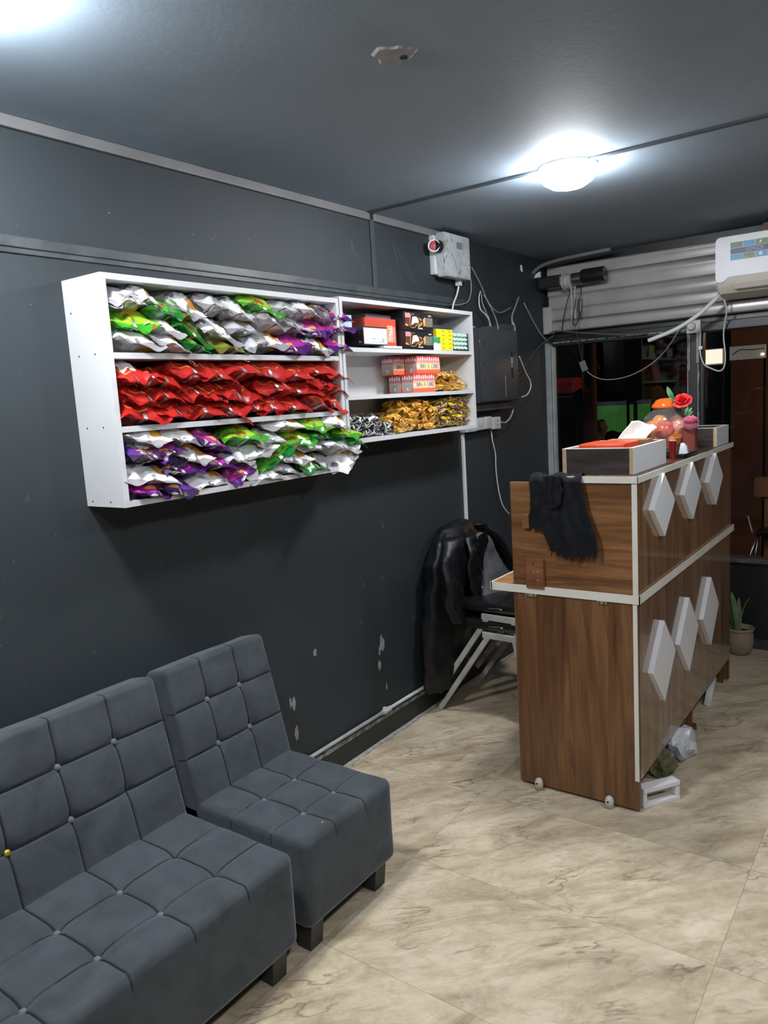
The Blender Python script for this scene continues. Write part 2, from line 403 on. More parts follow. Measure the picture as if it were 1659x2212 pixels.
bm = bmesh.new(); box(bm, .285, .315, 4.60, 4.625, 2.055, 2.135, bev=.008, rot=(0, .06, 0)); put('pendant_switch', bm, mat('dark_switch', (.06, .06, .065), .4), t)
bm = bmesh.new(); tube(bm, [(.26, 4.64, 2.22), (.265, 4.63, 2.12), (.25, 4.62, 2.03), (.258, 4.61, 1.985), (.28, 4.61, 1.99), (.30, 4.612, 2.055)], .0035, 6); tube(bm, [(.30, 4.612, 2.135), (.31, 4.62, 2.19), (.28, 4.63, 2.23)], .003, 6); put('switch_cord', bm, MT['blackp'], t, smooth=True)
cable('hanging_wire', [(.228, 4.66, 2.21), (.20, 4.65, 2.12), (.175, 4.65, 2.02), (.155, 4.66, 1.935)], .003, MT['blackp'], 'thin black wire slanting down across the shutter, left of the chains')
t = thing('hanging_adapter', 'small dark adapter box hanging by a wire before the window glass', 'adapter', (.275, 4.72, 1.70))
bm = bmesh.new(); box(bm, .255, .292, 4.71, 4.73, 1.70, 1.765, bev=.003, rot=(0, -.35, 0)); put('adapter_body', bm, mat('greyed_plastic', (.13, .14, .15), .5), t)
bm = bmesh.new(); tube(bm, [(.262, 4.62, 1.99), (.262, 4.68, 1.87), (.263, 4.72, 1.77)], .002, 6); put('wire', bm, MT['darkcable'], t, smooth=True)
cable('drooping_cable', [(.29, 4.73, 1.70), (.33, 4.74, 1.665), (.40, 4.75, 1.640), (.50, 4.75, 1.642), (.60, 4.75, 1.67), (.70, 4.75, 1.725), (.78, 4.75, 1.80), (.85, 4.74, 1.90), (.88, 4.72, 1.94)], .003, MT['greycable'], 'long grey cable drooping in a wide arc before the window glass')
cable('frame_cable', [(.05, 4.70, 1.95), (.10, 4.70, 1.965), (.2, 4.69, 1.95), (.33, 4.70, 1.93), (.5, 4.72, 1.905), (.66, 4.74, 1.895)], .005, MT['darkcable'], 'dark cable bundle lying along the head of the window frame')
cable('corner_cable', [(.02, 4.18, 1.63), (.03, 4.40, 1.76), (.03, 4.62, 1.88), (.09, 4.70, 1.94)], .004, MT['darkcable'], 'dark cable rising from the black panel box to the window head')

# lights on the ceiling
def ceiling_lamp(x, y, label, k=1.0):
    LM = mat('lamp_bloom_dome', (.9, .9, .9), .5, emis=LAMPCOL, es=LAMP_POWER*k)
    t = thing('ceiling_lamp', label, 'lamp', (x, y, H), 'round lamps on the ceiling')
    bm = bmesh.new(); lathe(bm, [(.001, -.012), (.104, -.012), (.110, -.008), (.110, 0)], (x, y, H), 32); put('lamp_base', bm, MT['plastic'], t, smooth=True, angle=.6)
    bm = bmesh.new(); lathe(bm, [(.001, -.085), (.03, -.083), (.062, -.075), (.092, -.056), (.106, -.034), (.106, -.012)], (x, y, H), 32); put('bloom_dome', bm, LM, t, smooth=True)  # dome made wider than the small bulb, its bloom put into the shape
ceiling_lamp(.93, 2.90, 'glowing round white lamp on the dark ceiling above the counter')
ceiling_lamp(.57, .80, 'glowing round white ceiling lamp above the sofas, just outside the picture', 1.5)
ceiling_lamp(2.45, 2.6, 'glowing round white ceiling lamp out of view to the right of the counter', .72)
ceiling_lamp(2.45, .2, 'glowing round white ceiling lamp above the viewer', 1.15)
bm = bmesh.new(); lathe(bm, [(.001, -.004), (.045, -.004), (.052, 0)], (.986, 1.672, H), 26, noisef=lambda t, h: 1+.14*math.sin(3*t+1)+.08*math.sin(7*t))
rs = put('ceiling_patch', bm, m_noisy('bare_plaster', (.33, .31, .33), (.22, .22, .24), 30, .8)); tag(rs, 'small pale plaster patch on the ceiling where a fitting was removed', 'plaster patch')
bm = bmesh.new(); lathe(bm, [(.001, -.007), (.010, -.007), (.010, -.003)], (1.003, 1.69, H), 12); put('screw_hole', bm, MT['hole'], rs).location = (.017, .018, 0)
bpy.data.objects['screw_hole'].location = (0, 0, 0)

# ================================================================ SOFAS
def axis_vals(a, b, step, marks):
    s = {round(a+(b-a)*i/max(1, round((b-a)/step)), 4) for i in range(max(1, round((b-a)/step))+1)}
    for m_ in marks:
        for d in (-.022, -.014, -.007, -.003, -.0013, .0013, .003, .007, .014, .022):
            if a < m_+d < b: s.add(round(m_+d, 4))
    return sorted(s)
def cushion(L, W, T, r, us, vs, drop, fnm, step=.022):
    """rounded block: length L (y), width W (x), thickness T (z); top face tufted along us (y) and vs (x)"""
    bm = bmesh.new()
    ys = axis_vals(0, L, step, us); xs = axis_vals(0, W, step, vs); zs = axis_vals(0, T, step, [])
    for e in (r*.3, r*.7, r): 
        for arr, mx in ((ys, L), (xs, W), (zs, T)):
            arr += [e, mx-e]
    ys = sorted(set(round(q, 4) for q in ys)); xs = sorted(set(round(q, 4) for q in xs)); zs = sorted(set(round(q, 4) for q in zs))
    cache = {}
    def vert(x, y, z):
        kk = (round(x, 4), round(y, 4), round(z, 4))
        if kk in cache: return cache[kk]
        p = Vector((x, y, z)); q = Vector((min(max(x, r), W-r), min(max(y, r), L-r), min(max(z, r), T-r)))
        d = p-q
        if d.length > 1e-7: p = q+d.normalized()*min(r, max(abs(d.x), abs(d.y), abs(d.z))*1.0)
        if z > T-.0001 or x > W-.0001:
            edge = min(1, max(0, (W-x)/.03)) if z > T-.0001 else 0
            f = 0
            du = min(abs(y-u) for u in us) if us else 1; dv = min(abs(x-v) for v in vs) if vs else 1
            ed = min(1, x/.02+.2, y/.02+.2, (L-y)/.02+.2)
            f += .006*math.exp(-(du/.0032)**2)+.0055*math.exp(-(du/.028)**2)
            if z > T-.0001: f = max(f, .006*math.exp(-(dv/.0032)**2)+.0055*math.exp(-(dv/.028)**2))
            if z > T-.0001:
                for u in us:
                    for v in vs:
                        dd = math.hypot(y-u, x-v)
                        if dd < .12: f += .012*math.exp(-(dd/.022)**2)
                p.z -= f*max(edge, .25)*ed
                if edge < 1: p.x -= f*.4*(1-edge)
            else:
                fade = max(0, 1-(T-z)/.05); p.x -= f*.6*fade
            p.z += .0025*noise.noise(Vector((x*7, y*7, 3)))
        p.x += .003*noise.noise(Vector((x*5, y*5, z*5)))
        v = bm.verts.new(p); cache[kk] = v; return v
    def face(A, Bv, fn, flip):
        for a0, a1 in zip(A, A[1:]):
            for b0, b1 in zip(Bv, Bv[1:]):
                q = [fn(a0, b0), fn(a1, b0), fn(a1, b1), fn(a0, b1)]
                try: bm.faces.new(q)
                except ValueError: pass
    face(xs, ys, lambda a, b: vert(a, b, T), 0); face(xs, ys[::3]+([ys[-1]] if (len(ys)-1) % 3 else []), lambda a, b: vert(a, b, 0), 1) if False else face(xs, ys, lambda a, b: vert(a, b, 0), 1)
    face(xs, zs, lambda a, b: vert(a, 0, b), 0); face(xs, zs, lambda a, b: vert(a, L, b), 1)
    face(ys, zs, lambda a, b: vert(0, a, b), 0); face(ys, zs, lambda a, b: vert(W, a, b), 1)
    bmesh.ops.recalc_face_normals(bm, faces=bm.faces)
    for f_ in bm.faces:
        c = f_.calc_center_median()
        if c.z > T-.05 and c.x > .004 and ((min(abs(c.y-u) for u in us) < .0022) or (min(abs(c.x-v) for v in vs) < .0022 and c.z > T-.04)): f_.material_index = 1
    return bm
def button(parent, p, normal, m, r=.0085):
    bm = bmesh.new(); lathe(bm, [(.001, .0045), (r*.5, .004), (r*.85, .0025), (r, -.001), (r*.9, -.006)], (0, 0, 0), 14)
    o = obj('button', finish(bm, 'button', True), m, parent, p); o.rotation_euler = Vector(normal).to_track_quat('Z', 'Y').to_euler(); return o
def sofa(name, label, y0, y1, cols, missing_seat, missing_back, gold):
    L = y1-y0; t = thing(name, label, 'sofa', (.38, y0+L/2, 0), 'grey tufted sofas along the wall')
    us = [c-y0 for c in cols]
    TL = t.location
    bm = cushion(L, .60, .282, .028, us, [.302, .470], .01, 'seat')
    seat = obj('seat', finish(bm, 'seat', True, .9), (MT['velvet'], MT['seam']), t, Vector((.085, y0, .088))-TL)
    # backrest: built flat, then stood up and leaned back
    bw = .50
    bm = cushion(L, bw, .115, .020, us, [.205, .355], .01, 'backrest')
    lean = .235
    me = finish(bm, 'backrest', True, .9)
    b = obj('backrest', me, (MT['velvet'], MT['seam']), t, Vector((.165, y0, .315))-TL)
    b.rotation_euler = (0, -(PI/2+lean)+0, 0)
    # local x runs up, local z must face the room: mirror by rotating about y then shifting
    R = Euler((0, -(PI/2-0)-lean, 0)).to_matrix()
    for v in me.vertices:
        c = v.co.copy(); up_, fr_ = c.x, c.z
        v.co = Vector((-math.sin(lean)*up_+math.cos(lean)*fr_, c.y, math.cos(lean)*up_+math.sin(lean)*fr_))
    me.flip_normals(); b.rotation_euler = (0, 0, 0)
    b.location = Vector((.145, y0, .28))-TL
    bl = b.location
    for i, c in enumerate(us):
        for j, v in enumerate((.302, .470)):
            if (i, j) in missing_seat: continue
            button(seat, (v, c, .282-.0185), (0, 0, 1), MT['button'])
        for j, v in enumerate((.205, .355)):
            if (i, j) in missing_back: continue
            n = Vector((math.cos(lean), 0, math.sin(lean)))
            p = Vector((-math.sin(lean)*v+math.cos(lean)*(.115-.0165), c, math.cos(lean)*v+math.sin(lean)*(.115-.0165)))
            bt = button(b, p, n, MT['brass'] if (i, j) in gold else MT['button'], .0095)
            if (i, j) in gold: bt.name = 'brass_button'; bt['label'] = 'brass button without its velvet cover'
    for x in (.14, .60):
        for y in (y0+.03, y1-.09):
            bm = bmesh.new(); prism(bm, [(x, 0), (x+.05, 0), (x+.062, .095), (x-.004, .095)], .055, 'y', y)
            put('leg', bm, MT['sofaleg'], t)
    return t
c1 = [.142+.18*i for i in range(1, 7)]
c1 = [1.23-.18*i for i in range(6)][::-1]      # .33 .. 1.23
s1 = sofa('tufted_sofa', 'long grey velvet armless sofa with tufted seat, its backrest missing a button cover, front left', .15, 1.405, c1, {(5, 0), (5, 1)}, {(5, 0)}, {(3, 0)})
s2 = sofa('tufted_sofa_chair', 'narrow grey velvet one-seat sofa section with six-square tufting, nearest the wall socket pipe', 1.445, 1.885, [1.588, 1.733], set(), set(), set())
s2['label'] = 'narrow grey velvet single seat beside the right end of the long tufted sofa'
bm = bmesh.new(); lathe(bm, [(.001, .003), (.004, .002), (.005, 0)], (.655, 1.562, .367), 8)
f = put('brass_fleck', bm, MT['brass'], None); tag(f, 'tiny brass fleck lying on the single sofa seat', 'fleck')

# ================================================================ COUNTER
CX0, CX1, CY0, CY1 = .752, 1.246, 2.679, 4.21
t = thing('reception_counter', 'two-tier brown wood-grain reception counter with white edging and diamond panels', 'counter', ((CX0+CX1)/2, (CY0+CY1)/2, 0))
put('lower_side_panel', B(CX0, CX1-.006, CY0, CY0+.018, .012, .815), MT['woodz'], t)
put('lower_side_panel', B(CX0, CX1-.006, CY1-.018, CY1, .012, .815), MT['woodz'], t)
put('lower_front_panel', B(CX1-.022, CX1-.005, CY0+.018, CY1, .128, .815), MT['woodfront'], t)
put('upper_side_panel', B(CX0, CX1-.004, CY0, CY0+.018, .845, 1.25), MT['woodx'], t)
put('upper_side_panel', B(CX0+.18, CX1-.004, CY1-.018, CY1, .845, 1.25), MT['woodx'], t)
put('upper_front_panel', B(CX1-.022, CX1-.002, CY0+.018, CY1, .845, 1.252), MT['woodfront'], t)
bm = B(.66, CX1+.003, CY0-.006, CY1+.03, .816, .844); d = put('desk_board', bm, MT['orangeboard'], t)
bm = bmesh.new(); box(bm, .655, CX1+.0065, CY0-.0095, CY0-.006, .8125, .8445); box(bm, CX1+.003, CX1+.0065, CY0-.0095, CY1+.033, .8125, .8445); box(bm, .652, .66, CY0-.0095, CY1+.03, .8125, .8445)
put('edging', bm, MT['edge'], d)
bm = B(.925, CX1+.002, CY0-.006, CY1+.015, 1.2525, 1.274); d = put('top_board', bm, m_wood('dark_top', (.05, .022, .012), (.12, .06, .035), 'y', .35), t)
bm = bmesh.new(); box(bm, .985, CX1+.0055, CY0-.0095, CY0-.006, 1.251, 1.275, bev=.0006); box(bm, CX1+.002, CX1+.0055, CY0-.0095, CY1+.018, 1.251, 1.275, bev=.0006)
put('edging', bm, MT['edge'], d)
bm = bmesh.new(); box(bm, CX1-.020, CX1-.001, CY0-.0025, CY0+.0005, .8445, 1.251); put('corner_edging', bm, MT['edge'], t)
bm = bmesh.new(); box(bm, CX1-.021, CX1-.0055, CY0-.0035, CY0+.0005, .128, .8125); put('corner_edging', bm, MT['edge'], t)
put('base_rail', B(CX0+.02, CX0+.04, CY0+.02, CY1-.02, .01, .13), MT['woodz'], t)
bm = bmesh.new(); box(bm, CX1-.05, CX1-.024, 3.50, 3.52, .0, .20); box(bm, CX1-.06, CX1-.01, 3.50, 3.56, .0, .008, rot=(0, 0, .3)); put('support_foot', bm, MT['woodz'], t)
put('support_foot', B(CX1-.05, CX1-.026, CY1-.06, CY1-.045, 0, .2), MT['woodz'], t)
def diamond(y, z, hw, hh):
    bm = bmesh.new(); prism(bm, [(y-hw, z), (y, z-hh), (y+hw, z), (y, z+hh)], .021, 'x', 0)
    bmesh.ops.bevel(bm, geom=bm.edges[:], offset=.0006, segments=1, affect='EDGES')
    bmesh.ops.translate(bm, verts=bm.verts, vec=(CX1-.002 if z > .8 else CX1-.005, 0, 0))
    put('diamond_panel', bm, MT['panelwhite'], t)
for y in (2.948, 3.368, 3.788): diamond(y, 1.136, .142, .122)
for y in (2.942, 3.312, 3.706): diamond(y, .517, .155, .165)
for x in (.838, 1.128):
    bm = bmesh.new(); lathe(bm, [(.017, 0), (.017, .028), (.0155, .036), (.011, .043), (.004, .047), (.001, .0475)], (x, CY0-.012, 0), 20); st = put('rubber_stopper', bm, m_noisy('ivory_rubber', (.60, .59, .54), (.5, .48, .43), 20, .5), t, smooth=True)
    bm = bmesh.new(); lathe(bm, [(.0035, -.0005), (.0035, .002)], (x, CY0-.031, .030), 10, 'y'); put('screw_hole', bm, MT['hole'], st)
for x0, x1 in ((.806, .852), (1.093, 1.132)):
    bm = bmesh.new(); box(bm, x0, x1, CY0-.010, CY0, .800, .8115, bev=.002); bk = put('corner_bracket', bm, m_noisy('bracket_plastic', (.30, .22, .15), (.25, .18, .12), 10, .4), t)
    bm = bmesh.new()
    for x in (x0+.01, x1-.01): lathe(bm, [(.0035, -.0005), (.0035, .002)], (x, CY0-.0105, .806), 10, 'y')
    put('screw_hole', bm, MT['hole'], bk)
for (x0, x1, z0, z1) in ((.8155, .888, .850, .955), (.806, .835, 1.085, 1.13)):
    bm = bmesh.new(); box(bm, x0, x1, CY0-.020, CY0-.001, z0-.012, z1, bev=.0015); bk = put('wooden_block', bm, MT['woodblock'], t)
    if x1-x0 > .05:
        bm = bmesh.new()
        for px, pz in ((.848, .936), (.850, .87)): lathe(bm, [(.0032, 0), (.0032, .002)], (px, CY0-.0208, pz), 10, 'y')
        put('screw_hole', bm, MT['hole'], bk)
        bm = bmesh.new()
        for px, pz in ((.850, .905), (.864, .905), (.866, .872)): lathe(bm, [(.0028, 0), (.0028, .002)], (px, CY0-.0208, pz), 10, 'y')
        put('screw_head', bm, MT['tan'], bk)

# black scarf hung over the counter side
def cloth_sheet():
    bm = bmesh.new(); nu, nv = 44, 60
    def P(u, v):
        # v<.22 lies over the edge and behind, rest hangs in front
        left = .842+.012*v; right = 1.03+.06*min(1, v*1.2)
        x = left+(right-left)*u
        L = .30+.0*u
        step = 0.10 if u < .22 else (.19+.06*min(1, (u-.22)/.15) if u < .4 else .275)
        Lu = {True: .19, False: .28}[u < .26]
        Lu = .185 if u < .2 else (.185+(.255-.185)*min(1, (u-.2)/.1) if u < .3 else .262+.02*math.sin((u-.3)*4.4))
        s = v
        if s < .18: return Vector((x*1.0+.0, CY0+.028-.002*s, 1.262-.07*(1-s/.18)))
        if s < .26:
            a = (s-.18)/.08*PI; return Vector((x, CY0+.009+.021*math.cos(a), 1.262+.006+.012*math.sin(a)+.006*math.sin(u*14)))
        q = (s-.26)/.74
        fold = .009*math.sin(u*9+q*2.5)+.003*math.sin(u*27+2-q*6)+.004*noise.noise(Vector((u*5, q*6, 1)))+.012*math.exp(-((u-.62)/.08)**2)*(1-q*.5)
        sag = .012*math.exp(-((u-.5)**2/.03+(q-.5)**2/.06))
        return Vector((x+.012*math.sin(q*5+u*3)*.5+.02*q*(u-.2), CY0-.022-abs(fold)-.004*q-sag, 1.262-Lu*q-.003*math.sin(u*60)*(q > .97)))
    g = [[bm.verts.new(P(i/nu, j/nv)) for j in range(nv+1)] for i in range(nu+1)]
    for i in range(nu):
        for j in range(nv): bm.faces.new((g[i][j], g[i+1][j], g[i+1][j+1], g[i][j+1]))
    # fringe threads
    rr = random.Random(5)
    for k_ in range(70):
        u = .3+.69*rr.random(); p = P(u, 1); L = .006+.014*rr.random()
        a = bm.verts.new(p+Vector((-.0008, 0, .002))); b = bm.verts.new(p+Vector((.0008, 0, .002))); c = bm.verts.new(p+Vector((rr.uniform(-.006, .006), -.002, -L)))
        bm.faces.new((a, b, c))
    return bm
o = put('black_scarf', cloth_sheet(), MT['cloth'], smooth=True); tag(o, 'black wool scarf draped over the side edge of the counter', 'scarf')
md = o.modifiers.new('thick', 'SOLIDIFY'); md.thickness = .003
# a folded loop of the same scarf on top
bm = bmesh.new(); nu, nv = 22, 22
def PL(u, v):
    a = v*PI; x = .915+.072*u; dep = .125*math.sin(PI*(.08+.84*u))**.5
    return Vector((x+.004*math.sin(v*9), CY0-.046-.010*math.sin(PI*u)-.004*math.sin(u*20), 1.284-.006*abs(u-.5)-dep*v))
g = [[bm.verts.new(PL(i/nu, j/nv)) for j in range(nv+1)] for i in range(nu+1)]
for i in range(nu):
    for j in range(nv): bm.faces.new((g[i][j], g[i+1][j], g[i+1][j+1], g[i][j+1]))
q = put('folded_loop', bm, MT['cloth'], o, smooth=True); md = q.modifiers.new('thick', 'SOLIDIFY'); md.thickness = .006

# trays on the counter
def tray(label, x0, x1, y0, y1, z0, z1):
    t = thing('wooden_tray', label, 'tray', ((x0+x1)/2, (y0+y1)/2, z0), 'open trays on the counter')
    th = .015
    bm = B(x0+th, x1-th, y0, y0+th, z0, z1-.002); put('front_panel', bm, MT['darkwood'], t)
    put('back_panel', B(x0+th, x1-th, y1-th, y1, z0, z1-.002), MT['darkwood'], t)
    for a, b, nm in ((x0, x0+th, 'side_panel'), (x1-th, x1, 'side_panel')):
        s = put(nm, B(a, b, y0, y1, z0, z1), MT['panelwhite'], t)
        put('raw_edge', B(a+.0005, b-.0012, y0-.0012, y0, z0+.001, z1-.001), MT['tan'], s)
    put('tray_bottom', B(x0+th, x1-th, y0+th, y1-th, z0, z0+.006), MT['darkwood'], t)
    bm = bmesh.new(); box(bm, x0+th, x1-th, y0, y0+th, z1-.002, z1); box(bm, x0+th, x1-th, y1-th, y1, z1-.002, z1); put('top_edging', bm, MT['edge'], t)
    return t
TZ = 1.275
tray('dark wood tray with white sides at the near end of the counter top', .943, 1.213, 2.745, 3.155, TZ, 1.371)
tray('smaller dark wood tray with white sides at the far end of the counter top', 1.00, 1.235, 3.93, 4.19, TZ, 1.367)
RED = mat('orange_red_plastic', (.72, .06, .015), .35)
bm = bmesh.new(); box(bm, .995, 1.172, 2.775, 2.95, 1.282, 1.385, bev=.008); o = put('red_plastic_box', bm, RED, smooth=True, angle=.6); tag(o, 'orange-red flat plastic box lying in the near tray', 'box')
bm = bmesh.new(); box(bm, 1.03, 1.19, 2.97, 3.06, 1.282, 1.384, bev=.001, rot=(0, 0, .05)); o = put('cardboard_box', bm, m_noisy('brown_card', (.30, .14, .06), (.24, .10, .04), 9, .7)); tag(o, 'brown cardboard box in the near tray behind the red box', 'box')
# tissue poking up from the near tray
bm = bmesh.new()
def tissue(pts, nrm):
    pass
nu, nv = 14, 14
g = []
for i in range(nu+1):
    row = []
    for j in range(nv+1):
        u, v = i/nu, j/nv
        p = Vector((1.045+.10*u+.055*v, 3.05+.03*math.sin(u*3)+.02*v, 1.37+.085*v*(1-.35*u)+.004*math.sin(u*11+v*5)))
        p.y += .012*abs(math.sin(u*5+v*2)); row.append(bm.verts.new(p))
    g.append(row)
for i in range(nu):
    for j in range(nv): bm.faces.new((g[i][j], g[i+1][j], g[i+1][j+1], g[i][j+1]))
box(bm, 1.035, 1.155, 3.04, 3.14, 1.285, 1.372, bev=.004)
o = put('tissue_pack', bm, mat('tissue_paper', (.85, .85, .84), .9), smooth=True, angle=.5); tag(o, 'white tissue pulled up from its pack in the near tray', 'tissues')
md = o.modifiers.new('thick', 'SOLIDIFY'); md.thickness = .0015
bm = bmesh.new(); box(bm, 1.06, 1.13, 3.945, 3.95, 1.3, 1.387, rot=(0, .05, 0)); box(bm, 1.05, 1.14, 3.95, 4.02, 1.282, 1.36); o = put('cardboard_flap_box', bm, MT['tan']); tag(o, 'small brown cardboard carton standing in the far tray', 'box')

# candy jar
t = thing('candy_jar', 'round glass candy jar with scalloped orange lid in the middle of the counter top', 'jar', (1.076, 3.7, TZ))
gj = bpy.data.materials.new('clear_plastic'); gj.use_nodes = True; tt = gj.node_tree; tt.nodes.clear()
ou = tt.nodes.new('ShaderNodeOutputMaterial'); mx = tt.nodes.new('ShaderNodeMixShader'); tr = tt.nodes.new('ShaderNodeBsdfTransparent'); gl = tt.nodes.new('ShaderNodeBsdfGlossy'); gl.inputs[1].default_value = .06
fr = tt.nodes.new('ShaderNodeLayerWeight'); fr.inputs[0].default_value = .12; tr.inputs[0].default_value = (.93, .92, .92, 1)
tt.links.new(fr.outputs['Facing'], mx.inputs[0]); tt.links.new(tr.outputs[0], mx.inputs[1]); tt.links.new(gl.outputs[0], mx.inputs[2]); mx2 = tt.nodes.new('ShaderNodeMixShader'); mx2.inputs[0].default_value = .12; df = tt.nodes.new('ShaderNodeBsdfDiffuse'); df.inputs[0].default_value = (.55, .50, .50, 1)
tt.links.new(mx.outputs[0], mx2.inputs[1]); tt.links.new(df.outputs[0], mx2.inputs[2]); tt.links.new(mx2.outputs[0], ou.inputs[0])
bm = bmesh.new(); lathe(bm, [(.001, 0), (.066, 0), (.072, .006), (.080, .03), (.108, .085), (.122, .120), (.119, .145), (.098, .178), (.064, .203), (.060, .212)], (1.076, 3.7, TZ), 40); put('jar_body', bm, gj, t, smooth=True)
OR = mat('orange_plastic', (.80, .13, .012), .25, coat=.4)
bm = bmesh.new(); lathe(bm, [(.066, .205), (.068, .207), (.068, .218), (.060, .226), (.048, .242), (.030, .249), (.001, .251)], (1.066, 3.7, TZ), 48, noisef=lambda a, h: 1+(.05*math.cos(8*a) if .222 < h < .247 else 0)); put('lid', bm, OR, t, smooth=True)
SW = [m_noisy('sweet_'+n, a, b, 25, .2, coat=.5) for n, a, b in (('orange', (.75, .16, .03), (.8, .35, .1)), ('red', (.6, .03, .02), (.75, .18, .12)), ('salmon', (.72, .25, .15), (.8, .45, .3)), ('amber', (.7, .3, .03), (.75, .45, .12)))]
rr = random.Random(11)
spots = [(-.055, -.04, .105, .038), (0, -.055, .10, .042), (.05, -.03, .11, .036), (-.03, -.02, .14, .030), (.03, -.045, .065, .036), (-.045, .03, .10, .036), (.02, .03, .12, .038), (-.02, -.035, .055, .034), (.055, .03, .09, .034), (0, .02, .05, .036), (-.035, .02, .05, .03), (.03, .015, .03, .026), (-.01, -.03, .025, .024), (.035, -.02, .02, .022)]
for i, (dx, dy, dz, r) in enumerate(spots):
    r *= 1.12
    bm = bmesh.new(); bmesh.ops.create_icosphere(bm, subdivisions=3, radius=r)
    for v in bm.verts:
        n_ = noise.fractal(v.co*38+Vector((i*9, 0, 0)), 1, 2, 3); v.co *= 1+.16*n_
        if abs(v.co.z) < .008: v.co.xy *= 1.08
    bmesh.ops.translate(bm, verts=bm.verts, vec=(1.076+dx*1.15, 3.7+dy*1.15, TZ+dz+.003))
    o = put('wrapped_sweet', bm, SW[i % 4], smooth=True, angle=.7)
    tag(o, '%s wrapped sweet in the candy jar, %s' % (('orange', 'red', 'salmon', 'amber')[i % 4], ('front left at mid height', 'front centre, largest in view', 'right at mid height', 'topmost in the middle', 'front right, low', 'far left, at the back', 'back right, at mid height', 'low in the front left', 'far right, at the back', 'at the back, low', 'low at the back left', 'low at the back right', 'at the bottom in front', 'at the bottom right')[i]), 'sweet', 'wrapped sweets in the jar')
# flowers behind the jar
t = thing('flower_vase', 'square reddish-brown vase with a red rose and a pink carnation, beside the candy jar', 'vase', (1.195, 3.60, TZ))
VB = m_noisy('red_brown_vase', (.20, .05, .035), (.15, .035, .03), 8, .25, coat=.3)
bm = bmesh.new(); prism(bm, [(1.169, 3.573), (1.223, 3.573), (1.221, 3.625), (1.171, 3.625)], .118, 'z', TZ); bmesh.ops.bevel(bm, geom=bm.edges[:], offset=.003, segments=2, affect='EDGES'); put('vase_body', bm, VB, t, smooth=True, angle=.6)
bm = bmesh.new(); box(bm, 1.174, 1.218, 3.578, 3.62, TZ+.117, TZ+.135, bev=.003); put('flower_foam', bm, MT['hole'], t)
GR = m_noisy('leaf_green', (.05, .16, .05), (.11, .26, .11), 30, .5)
def flower(nm, c, R, m, petals, kind):
    bm = bmesh.new(); rr = random.Random(7)
    if kind == 'rose':
        for ring in range(4):
            n = 3+ring*2
            for k_ in range(n):
                a = 2*PI*k_/n+ring*.7; rad = R*(.22+.24*ring); tilt = .25+.32*ring
                cs = []
                for i in range(6):
                    for j in range(6):
                        u = (i/5-.5)*2; v = j/5
                        wd = R*(.35+.16*ring)*math.sin(PI*min(1, .25+v*.6))
                        x = rad*(.5+.5*v)+R*.12*v*v*ring; cs.append(Vector((x, u*wd, R*(.1+v*(.85-tilt*.45)) - (R*.35 if ring == 3 else 0)*v-abs(u)**2*R*.08)))
                vs = [bm.verts.new(Matrix.Rotation(a, 3, 'Z') @ p) for p in cs]
                for i in range(5):
                    for j in range(5): bm.faces.new((vs[i*6+j], vs[(i+1)*6+j], vs[(i+1)*6+j+1], vs[i*6+j+1]))
    else:
        for k_ in range(petals):
            z = 1-2*(k_+.5)/petals; a = k_*2.39996; rxy = math.sqrt(1-z*z); d = Vector((rxy*math.cos(a), rxy*math.sin(a), z*.8))
            s = d.cross(Vector((0, 0, 1))).normalized() if abs(d.z) < .95 else Vector((1, 0, 0)); e = R*.15
            q0 = d*R*.3; q1 = d*R*.75+s*e; q2 = d*R*(.97+.08*rr.random())+s*e*.6; q3 = d*R*1.0-s*e*.6; q4 = d*R*.75-s*e
            vs = [bm.verts.new(p) for p in (q0, q1, q2, q3, q4)]; bm.faces.new(vs)
        bmesh.ops.create_icosphere(bm, subdivisions=2, radius=R*.5)
    tilt = Matrix.Rotation(.75, 3, 'X') if kind == 'rose' else Matrix.Identity(3)
    for v in bm.verts: v.co = Vector(c)+tilt @ v.co
    return put(nm, bm, m, t, smooth=True)
rose = flower('rose', (1.155, 3.625, 1.510), .033, mat('rose_red', (.75, .015, .02), .55), 0, 'rose')
carn = flower('carnation', (1.200, 3.585, 1.412), .040, mat('carnation_pink', (.95, .42, .55), .7), 300, 'c')
bm = bmesh.new(); tube(bm, [(1.19, 3.605, TZ+.1), (1.182, 3.607, 1.44), (1.155, 3.625, 1.51)], .0025, 6); tube(bm, [(1.20, 3.60, TZ+.1), (1.20, 3.588, 1.40)], .0025, 6); put('stem', bm, GR, t, smooth=True)
def leaf(p0, p1, wd, nm='leaf'):
    bm = bmesh.new(); p0, p1 = Vector(p0), Vector(p1); d = p1-p0; s = Vector((d.z, 0, -d.x)).normalized(); n = 8; L, Rr, C_ = [], [], []
    for i in range(n+1):
        q = i/n; c = p0+d*q+Vector((0, -.01*math.sin(PI*q), 0)); ww = wd*math.sin(PI*q)**.7
        L.append(bm.verts.new(c+s*ww)); Rr.append(bm.verts.new(c-s*ww)); C_.append(bm.verts.new(c+Vector((0, .004, 0))))
    for i in range(n):
        bm.faces.new((L[i], L[i+1], C_[i+1], C_[i])); bm.faces.new((C_[i], C_[i+1], Rr[i+1], Rr[i]))
    return put(nm, bm, GR, t, smooth=True)
leaf((1.125, 3.62, 1.505), (1.092, 3.61, 1.580), .012); leaf((1.13, 3.62, 1.50), (1.105, 3.61, 1.535), .009)
leaf((1.178, 3.60, 1.445), (1.205, 3.60, 1.482), .007); leaf((1.178, 3.60, 1.44), (1.210, 3.60, 1.466), .006); leaf((1.172, 3.60, 1.44), (1.188, 3.60, 1.488), .006)
